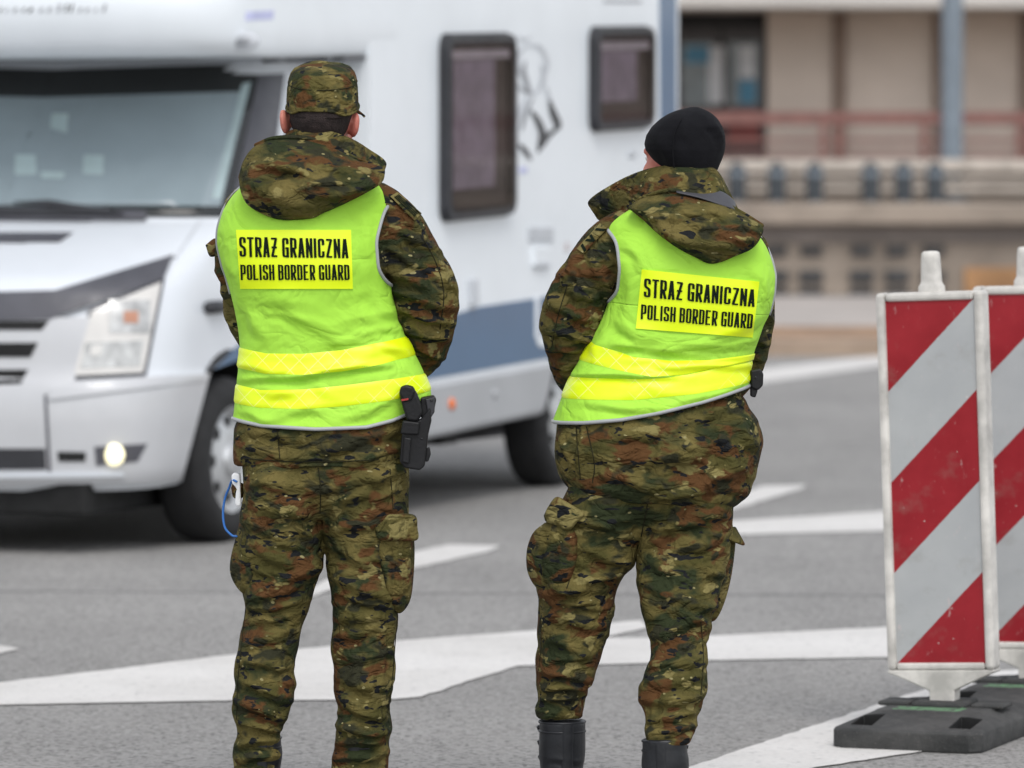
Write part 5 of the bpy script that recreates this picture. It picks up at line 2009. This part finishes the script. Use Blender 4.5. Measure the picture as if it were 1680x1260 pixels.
fo = fold_set(wom, [
    (1010, 525, 1085, 562, 15, 7), (1000, 566, 1200, 584, 10, 6), (1100, 566, 1228, 562, 13, 8), (940, 614, 1105, 615, 8, 11), (960, 662, 1105, 670, 10, 6), (1100, 664, 1228, 626, 10, 6), (1040, 455, 1028, 545, 14, 5),
    (1150, 562, 1245, 520, 15, 7), (1000, 540, 980, 590, 12, 6), (1230, 430, 1258, 500, 13, 6), (1035, 400, 1060, 440, 12, 5), (1080, 600, 1220, 600, 8, 5)])
rand_folds(wom, fo, 28, 9, (980, 540, 1180, 680), (-15, 30), (40, 90), (9, 14), (2, 4))
rand_folds(wom, fo, 29, 12, (980, 420, 1180, 680), (-40, 40), (60, 120), (10, 16), (3, 6), 1)
pq = [(1053, 442), (1246, 462), (1235, 554), (1043, 539)]
vest, vest_b = make_vest(wom, wt, [(860, 700), (915, 695), (960, 693), (1020, 687), (1080, 676), (1150, 659), (1229, 634), (1290, 622)],
                         [(985, 350), (993, 362), (1016, 395), (1022, 440), (1018, 480), (1003, 502), (985, 520)],
                         [(1244, 375), (1251, 390), (1263, 412), (1273, 450), (1270, 490), (1268, 540)],
                         508, 352, fo, pq,
                         [('STRAŻ GRANICZNA', [(1057, 456), (1240, 475), (1238, 504), (1056, 488)], ()),
                          ('POLISH BORDER GUARD', [(1052, 499), (1236, 515), (1234, 540), (1051, 524)], ())],
                         [([(900, 540), (975, 562), (1040, 585), (1100, 591), (1160, 590), (1226, 583), (1280, 578)], [(900, 575), (957, 592), (1010, 605), (1070, 617), (1120, 614), (1170, 604), (1226, 594), (1280, 590)]),
                          ([(900, 618), (940, 620), (1050, 621), (1090, 619), (1130, 613), (1170, 604), (1226, 595), (1280, 590)], [(900, 655), (928, 655), (1040, 655), (1140, 645), (1228, 628), (1280, 622)])])
eq = [(946, 408), (984, 366), (997, 374), (958, 416)]
ep = drape(wom, 'epaulette', eq, [jk_b], 0.004, 0.004, M['camo_k'], jk, 12, 4, fb=-0.02)
ep_b = BVHTree.FromPolygons([tuple(q.co) for q in ep.data.vertices], [tuple(p.vertices) for p in ep.data.polygons])
for i, (t, w) in enumerate(((.14, .09), (.32, .09), (.52, .08), (.74, .09))):
    drape(wom, 'rank_bar', [tuple(bil(eq, a, b)) for a, b in ((t, .1), (t + w, .1), (t + w + (.12 if i % 2 else -.1), .92), (t + (.12 if i % 2 else -.1), .92))], [ep_b], 0.0015, 0.001, M['print'], jk, 2, 2, fb=-0.02)

fo = fold_set(wom, [(1050, 345, 1120, 400, 13, 9), (1090, 330, 1180, 350, 14, 9), (1110, 360, 1230, 380, 14, 9), (1120, 395, 1200, 405, 11, 8), (1040, 350, 1060, 330, 9, 7), (1150, 340, 1235, 375, 10, 7), (1090, 380, 1150, 420, 9, 7), (1180, 400, 1235, 390, 9, 7)], boost=True)
rand_folds(wom, fo, 32, 12, (1060, 340, 1200, 410), (-20, 45), (30, 70), (6, 11), (3, 7))
hood = pillow(wom, 'hood', [(1030, 341), (1046, 329), (1068, 320), (1100, 313), (1140, 319), (1180, 331), (1220, 352), (1251, 371), (1247, 392), (1234, 408), (1212, 418), (1170, 433), (1140, 422), (1110, 406), (1080, 384), (1055, 361)],
              lambda x, y: -0.085 - 0.085 * min(1, max(0, (y - 313) / 90)), 0.062, M['camo_c'], wom.root, fo, back=0.09, center=(1145, 368))
v, f = cord(wom, [(1046, 329, -.085), (1068, 319, -.10), (1100, 312, -.115), (1140, 318, -.115), (1180, 330, -.11), (1220, 351, -.10), (1250, 370, -.085)], .005)
mk('hood_rim', v, f, M['camo_c'], hood)
sheet(wom, 'hood_lining', [(1105, 308, -.095), (1145, 312, -.095), (1180, 313, -.085), (1203, 328, -.06), (1206, 340, -.05)], [(1110, 316, -.13), (1145, 324, -.14), (1178, 335, -.135), (1200, 342, -.125), (1206, 347, -.11)], M['black_lining'], hood, .004)
sheet(wom, 'collar', [(1090, 340, .17), (1040, 345, .15), (965, 334, .10), (1010, 299, .05), (1065, 276, -.02), (1118, 269, -.075), (1165, 273, -.06), (1182, 290, 0), (1186, 310, .07), (1165, 325, .13), (1125, 335, .17)],
      [(1090, 360, .17), (1050, 370, .17), (984, 362, .11), (1012, 352, .05), (1050, 345, -.045), (1110, 335, -.12), (1175, 335, -.10), (1204, 342, -.02), (1208, 350, .07), (1175, 362, .14), (1125, 365, .18)], M['camo_d'], wom.root, .008, 6, .012)

hc = PT(1117, 260, .012)
bp, hp, hr = head_pieces(hc, R(40), 0, .95)
bp += [tube([PT(1122, 265, -.005), PT(1120, 310, -.01), PT(1120, 360, -.01)], [.054, .058, .066], 18, 3),
       loft(wt.rings(40, 40, -0.05, wt.z0 + .03, wt.z1 - .12)),
       tube([a[0] for a in arm_r], [a[1] * .6 for a in arm_r], 16, 4), tube([a[0] for a in arm_l], [a[1] * .6 for a in arm_l], 16, 4)]
for q in (Lr, Rr):
    bp.append(loft(Profile(wom, q, 0, 2.1, 3).rings(40, 24, -0.026)))
hand(bp, PT(1128, 656, .285), (-1, .15, -.35), (0, -.2, 1), (.3, 1, .2))
hand(bp, PT(1047, 660, .29), (1, .25, -.3), (0, .3, 1), (-.2, 1, .1))
V, fc = fuse(bp, 0.0048, 2)
mk('body', V, fc, M['skin'], wom.root)
for s in (-1, 1):
    v, f = ellipsoid(hp(s * .031, .081, .0), (.011, .010, .009))
    mk('eye', v, f, M['eye'], wom.root)
# beanie
rows = [(279, 1088, 1177, .092, .06, .005), (270, 1078, 1181, .098, .075, .005), (258, 1068, 1186, .104, .09, .005), (246, 1059, 1189, .108, .10, .005), (236, 1057, 1190, .108, .10, .005), (222, 1060, 1189, .106, .10, .005), (208, 1069, 1185, .10, .096, .005),
        (196, 1082, 1178, .088, .086, .005), (188, 1094, 1170, .074, .072, .005), (182, 1107, 1161, .056, .054, .005), (178, 1122, 1152, .032, .03, .005), (175.5, 1134, 1144, .008, .008, .005)]
fo = fold_set(wom, [(1168, 198, 1186, 240, 8, 6), (1150, 190, 1178, 215, 8, 4), (1075, 215, 1100, 275, 9, 3), (1120, 200, 1150, 260, 14, 3)], -.05)
bn = Profile(wom, rows, 0, 2.15, 2)
V, fc = loft(bn.rings(60, 64))
V = np.array([tuple(q) for q in V])
Nn = normals(V, fc)
V = V + Nn * fo.eval(V[:, 0], V[:, 2], Nn[:, 1])[:, None]
be = mk('beanie', V, fc, M['black_knit'], wom.root)
v, f = cord(wom, [(1138, 177, .0), (1122, 190, -.07), (1108, 215, -.098), (1104, 245, -.104), (1106, 275, -.093)], .0016, 6)
mk('beanie_seam', v, f, M['black_knit'], be)

boot(wom, Vector((PT(921, 1344).x, .0, 0)), R(-14), 0.238, .055, wom.root)
q = unproj(1094, 1369, 12.75) - wom.o
boot(wom, Vector((q.x, -.25, 0)), R(12), 0.218, .052, wom.root, (-.004, .01))

org = wom.P(1240, 640, -.02) + wom.o
rd = empty('belt_radio', org, 0, 'small black device clipped at the hip beside the vest hem', 'radio')
pprism(wom, 'case', [(1230, 607), (1246, 604), (1252, 612), (1251, 632), (1243, 640), (1232, 636)], -.05, .0, M['polymer'], rd, .004, org)
pprism(wom, 'clip', [(1231, 634), (1243, 639), (1239, 652), (1231, 650)], -.045, -.01, M['polymer'], rd, .003, org)
c = wom.P(1240, 619, -.0505) + wom.o - org
v, f = ellipsoid(c, (.0028, .003, .0028), None, 10, 8)
mk('rivet', v, f, M['steel_dark'], rd)

# ================================================================== warning beacons on rubber feet
def stripes():
    m, nt = new_mat('red_white_sheeting', 0.45, 0.4)
    v = nt.coord()
    s = nt.n('ShaderNodeSeparateXYZ')
    nt.l(v, s.inputs[0])
    # distance down from the top edge plus distance from the left edge
    d = nt.math('ADD', nt.math('SUBTRACT', 1.185, s.outputs[2]), nt.math('ADD', s.outputs[0], 0.125))
    wig = nt.math('MULTIPLY', nt.math('SUBTRACT', nt.noise(v, 60, 3), 0.5), 0.003)
    fr = nt.math('FRACT', nt.math('MULTIPLY', nt.math('ADD', d, wig), 2.03))
    red = nt.math('LESS_THAN', fr, 0.5)
    wob = nt.step(nt.noise(v, 7, 4, 0.6), 0.35, 0.7)
    cr = nt.mix(wob, (0.24, 0.005, 0.011), (0.31, 0.012, 0.020))
    cw = nt.mix(wob, (0.37, 0.38, 0.385), (0.42, 0.43, 0.43))
    c = nt.mix(red, cw, cr)
    # scuffs and chips
    sc = nt.step(nt.noise(nt.coord((1, 1, 0.35), (0, 0, 0), (0, R(30), 0)), 38, 4, 0.7), 0.63, 0.70)
    c = nt.mix(nt.math('MULTIPLY', sc, 0.5), c, (0.56, 0.45, 0.43))
    ch = nt.step(nt.noise(v, 70, 2), 0.74, 0.76)
    c = nt.mix(ch, c, (0.55, 0.52, 0.48))
    dirt = nt.step(nt.noise(v, 12, 5, 0.7), 0.55, 0.8, 0, 0.35)
    c = nt.mix(dirt, c, (0.22, 0.19, 0.16))
    nt.color(c)
    return m


def rubber_base():
    m, nt = new_mat('recycled_rubber', 0.8, 0.3)
    v = nt.coord()
    c = nt.mix(nt.step(nt.noise(v, 9, 5, 0.65), 0.35, 0.7), (0.035, 0.036, 0.036), (0.075, 0.074, 0.072))
    c = nt.mix(nt.step(nt.noise(v, 120, 2), 0.62, 0.7, 0, 0.4), c, (0.14, 0.13, 0.12))
    # green paint smear on the front of the crown
    s = nt.n('ShaderNodeSeparateXYZ')
    nt.l(v, s.inputs[0])
    inx = nt.math('LESS_THAN', nt.math('ABSOLUTE', nt.math('ADD', s.outputs[0], 0.01)), 0.095)
    iny = nt.math('LESS_THAN', nt.math('ABSOLUTE', nt.math('ADD', s.outputs[1], nt.math('ADD', 0.105, nt.math('MULTIPLY', nt.noise(v, 40, 3), 0.03)))), 0.04)
    brk = nt.step(nt.noise(v, 45, 3), 0.42, 0.5)
    top = nt.math('GREATER_THAN', s.outputs[2], 0.055)
    g = nt.math('MULTIPLY', nt.math('MULTIPLY', inx, iny), nt.math('MULTIPLY', brk, top))
    nt.color(nt.mix(nt.math('MULTIPLY', g, 0.85), c, (0.13, 0.27, 0.14)))
    nt.bump(nt.noise(v, 60, 4, 0.7), 0.6, 0.006)
    return m


M['stripes'] = stripes()
M['rubber'] = rubber_base()
M['beacon_white'] = plain('dirty_white_plastic', (0.60, 0.575, 0.535), 0.55, var=0.32, scale=9, bump=0.2, bscale=30)


def make_beacon():
    root = empty('warning_beacon')
    # rubber foot: low block with sloped ends, two hand slots at each end and a raised socket
    hw, hl = .205, .40
    rings = []
    for z, ix, iy in ((.0, .004, .004), (.006, 0, 0), (.05, 0, 0), (.056, .004, .006), (.082, .055, .20), (.087, .062, .21)):
        x, y = hw - ix, hl - iy
        c = .03
        rings.append([Vector(p) for p in ((-x + c, -y, z), (x - c, -y, z), (x, -y + c, z), (x, y - c, z), (x - c, y, z), (-x + c, y, z), (-x, y - c, z), (-x, -y + c, z))])
    v, f = loft(rings)
    base = mk('rubber_foot', v, f, M['rubber'], root, smooth=False)
    fixn(base)
    for sy in (-1, 1):
        for sx in (-1, 1):
            bm = bmesh.new()
            cut(base, *boxvf(sx * .135 - .030, sx * .135 + .030, sy * .285 - .065, sy * .285 + .065, .030, .2))
    cut(base, *boxvf(-.3, .3, .10, .16, -.1, .03))
    bevel(base, .006, 2)
    box('socket', -.075, .075, -.075, .075, .080, .101, M['rubber'], root, .008)
    for sx in (-1, 1):
        box('clamp', sx * .13 - .045, sx * .13 + .045, -.055, .055, .084, .097, M['rubber'], root, .006)
    # blade: shank, shouldered foot, framed board
    prism('shank', [(-.033, .082), (.033, .082), (.036, .128), (.120, .165), (.151, .176), (.151, .184), (-.151, .184), (-.151, .176), (-.120, .165), (-.036, .128)], M['beacon_white'], root, .005, 'y', -.032, .032)
    box('frame_side', -.150, -.124, -.036, .036, .183, 1.208, M['beacon_white'], root, .010)
    box('frame_side', .124, .150, -.036, .036, .183, 1.208, M['beacon_white'], root, .010)
    box('frame_top', -.1235, .1235, -.034, .034, 1.184, 1.2075, M['beacon_white'], root, .008)
    box('frame_bottom', -.1235, .1235, -.034, .034, .1835, .203, M['beacon_white'], root, .006)
    box('striped_board', -.1245, .1245, -.026, .026, .202, 1.185, M['stripes'], root)
    n = 16
    prf = [(.036, 1.202), (.035, 1.222), (.031, 1.228), (.028, 1.235), (.0255, 1.30), (.024, 1.312), (.018, 1.317), (.002, 1.318)]
    rings = [[Vector((r * math.copysign(abs(math.cos(2 * math.pi * k / n)) ** .7, math.cos(2 * math.pi * k / n)), r * .8 * math.copysign(abs(math.sin(2 * math.pi * k / n)) ** .7, math.sin(2 * math.pi * k / n)), z)) for k in range(n)] for r, z in prf]
    v, f = loft(rings)
    mk('lamp_peg', v, f, M['beacon_white'], root, auto=40)
    return root


def boxvf(x0, x1, y0, y1, z0, z1):
    return [(x0, y0, z0), (x1, y0, z0), (x1, y1, z0), (x0, y1, z0), (x0, y0, z1), (x1, y0, z1), (x1, y1, z1), (x0, y1, z1)], BOXF


b1 = make_beacon()
b2 = copy_tree(b1)
for b, (px, Y), rz, ry, lab in ((b1, (1553, 14.83), -20, -2.1, 'red and grey striped warning beacon standing nearer the guards, green smear on its foot'),
                                (b2, (1698, 15.45), -20, -1.2, 'red and grey striped warning beacon half hidden behind the other beacon')):
    b.location = ((px - 840) / F * Y, Y, 0)
    b.rotation_euler = (0, 0, R(rz))
    tag(b, lab, 'beacon', 'warning beacons on the road')
    for ch in b.children:
        if ch.name.split('.')[0] not in ('rubber_foot', 'socket', 'clamp'):
            # the blades lean a little to the left in their sockets
            ch.matrix_local = Matrix.Translation((0, 0, .085)) @ Matrix.Rotation(R(ry), 4, 'Y') @ Matrix.Translation((0, 0, -.085))
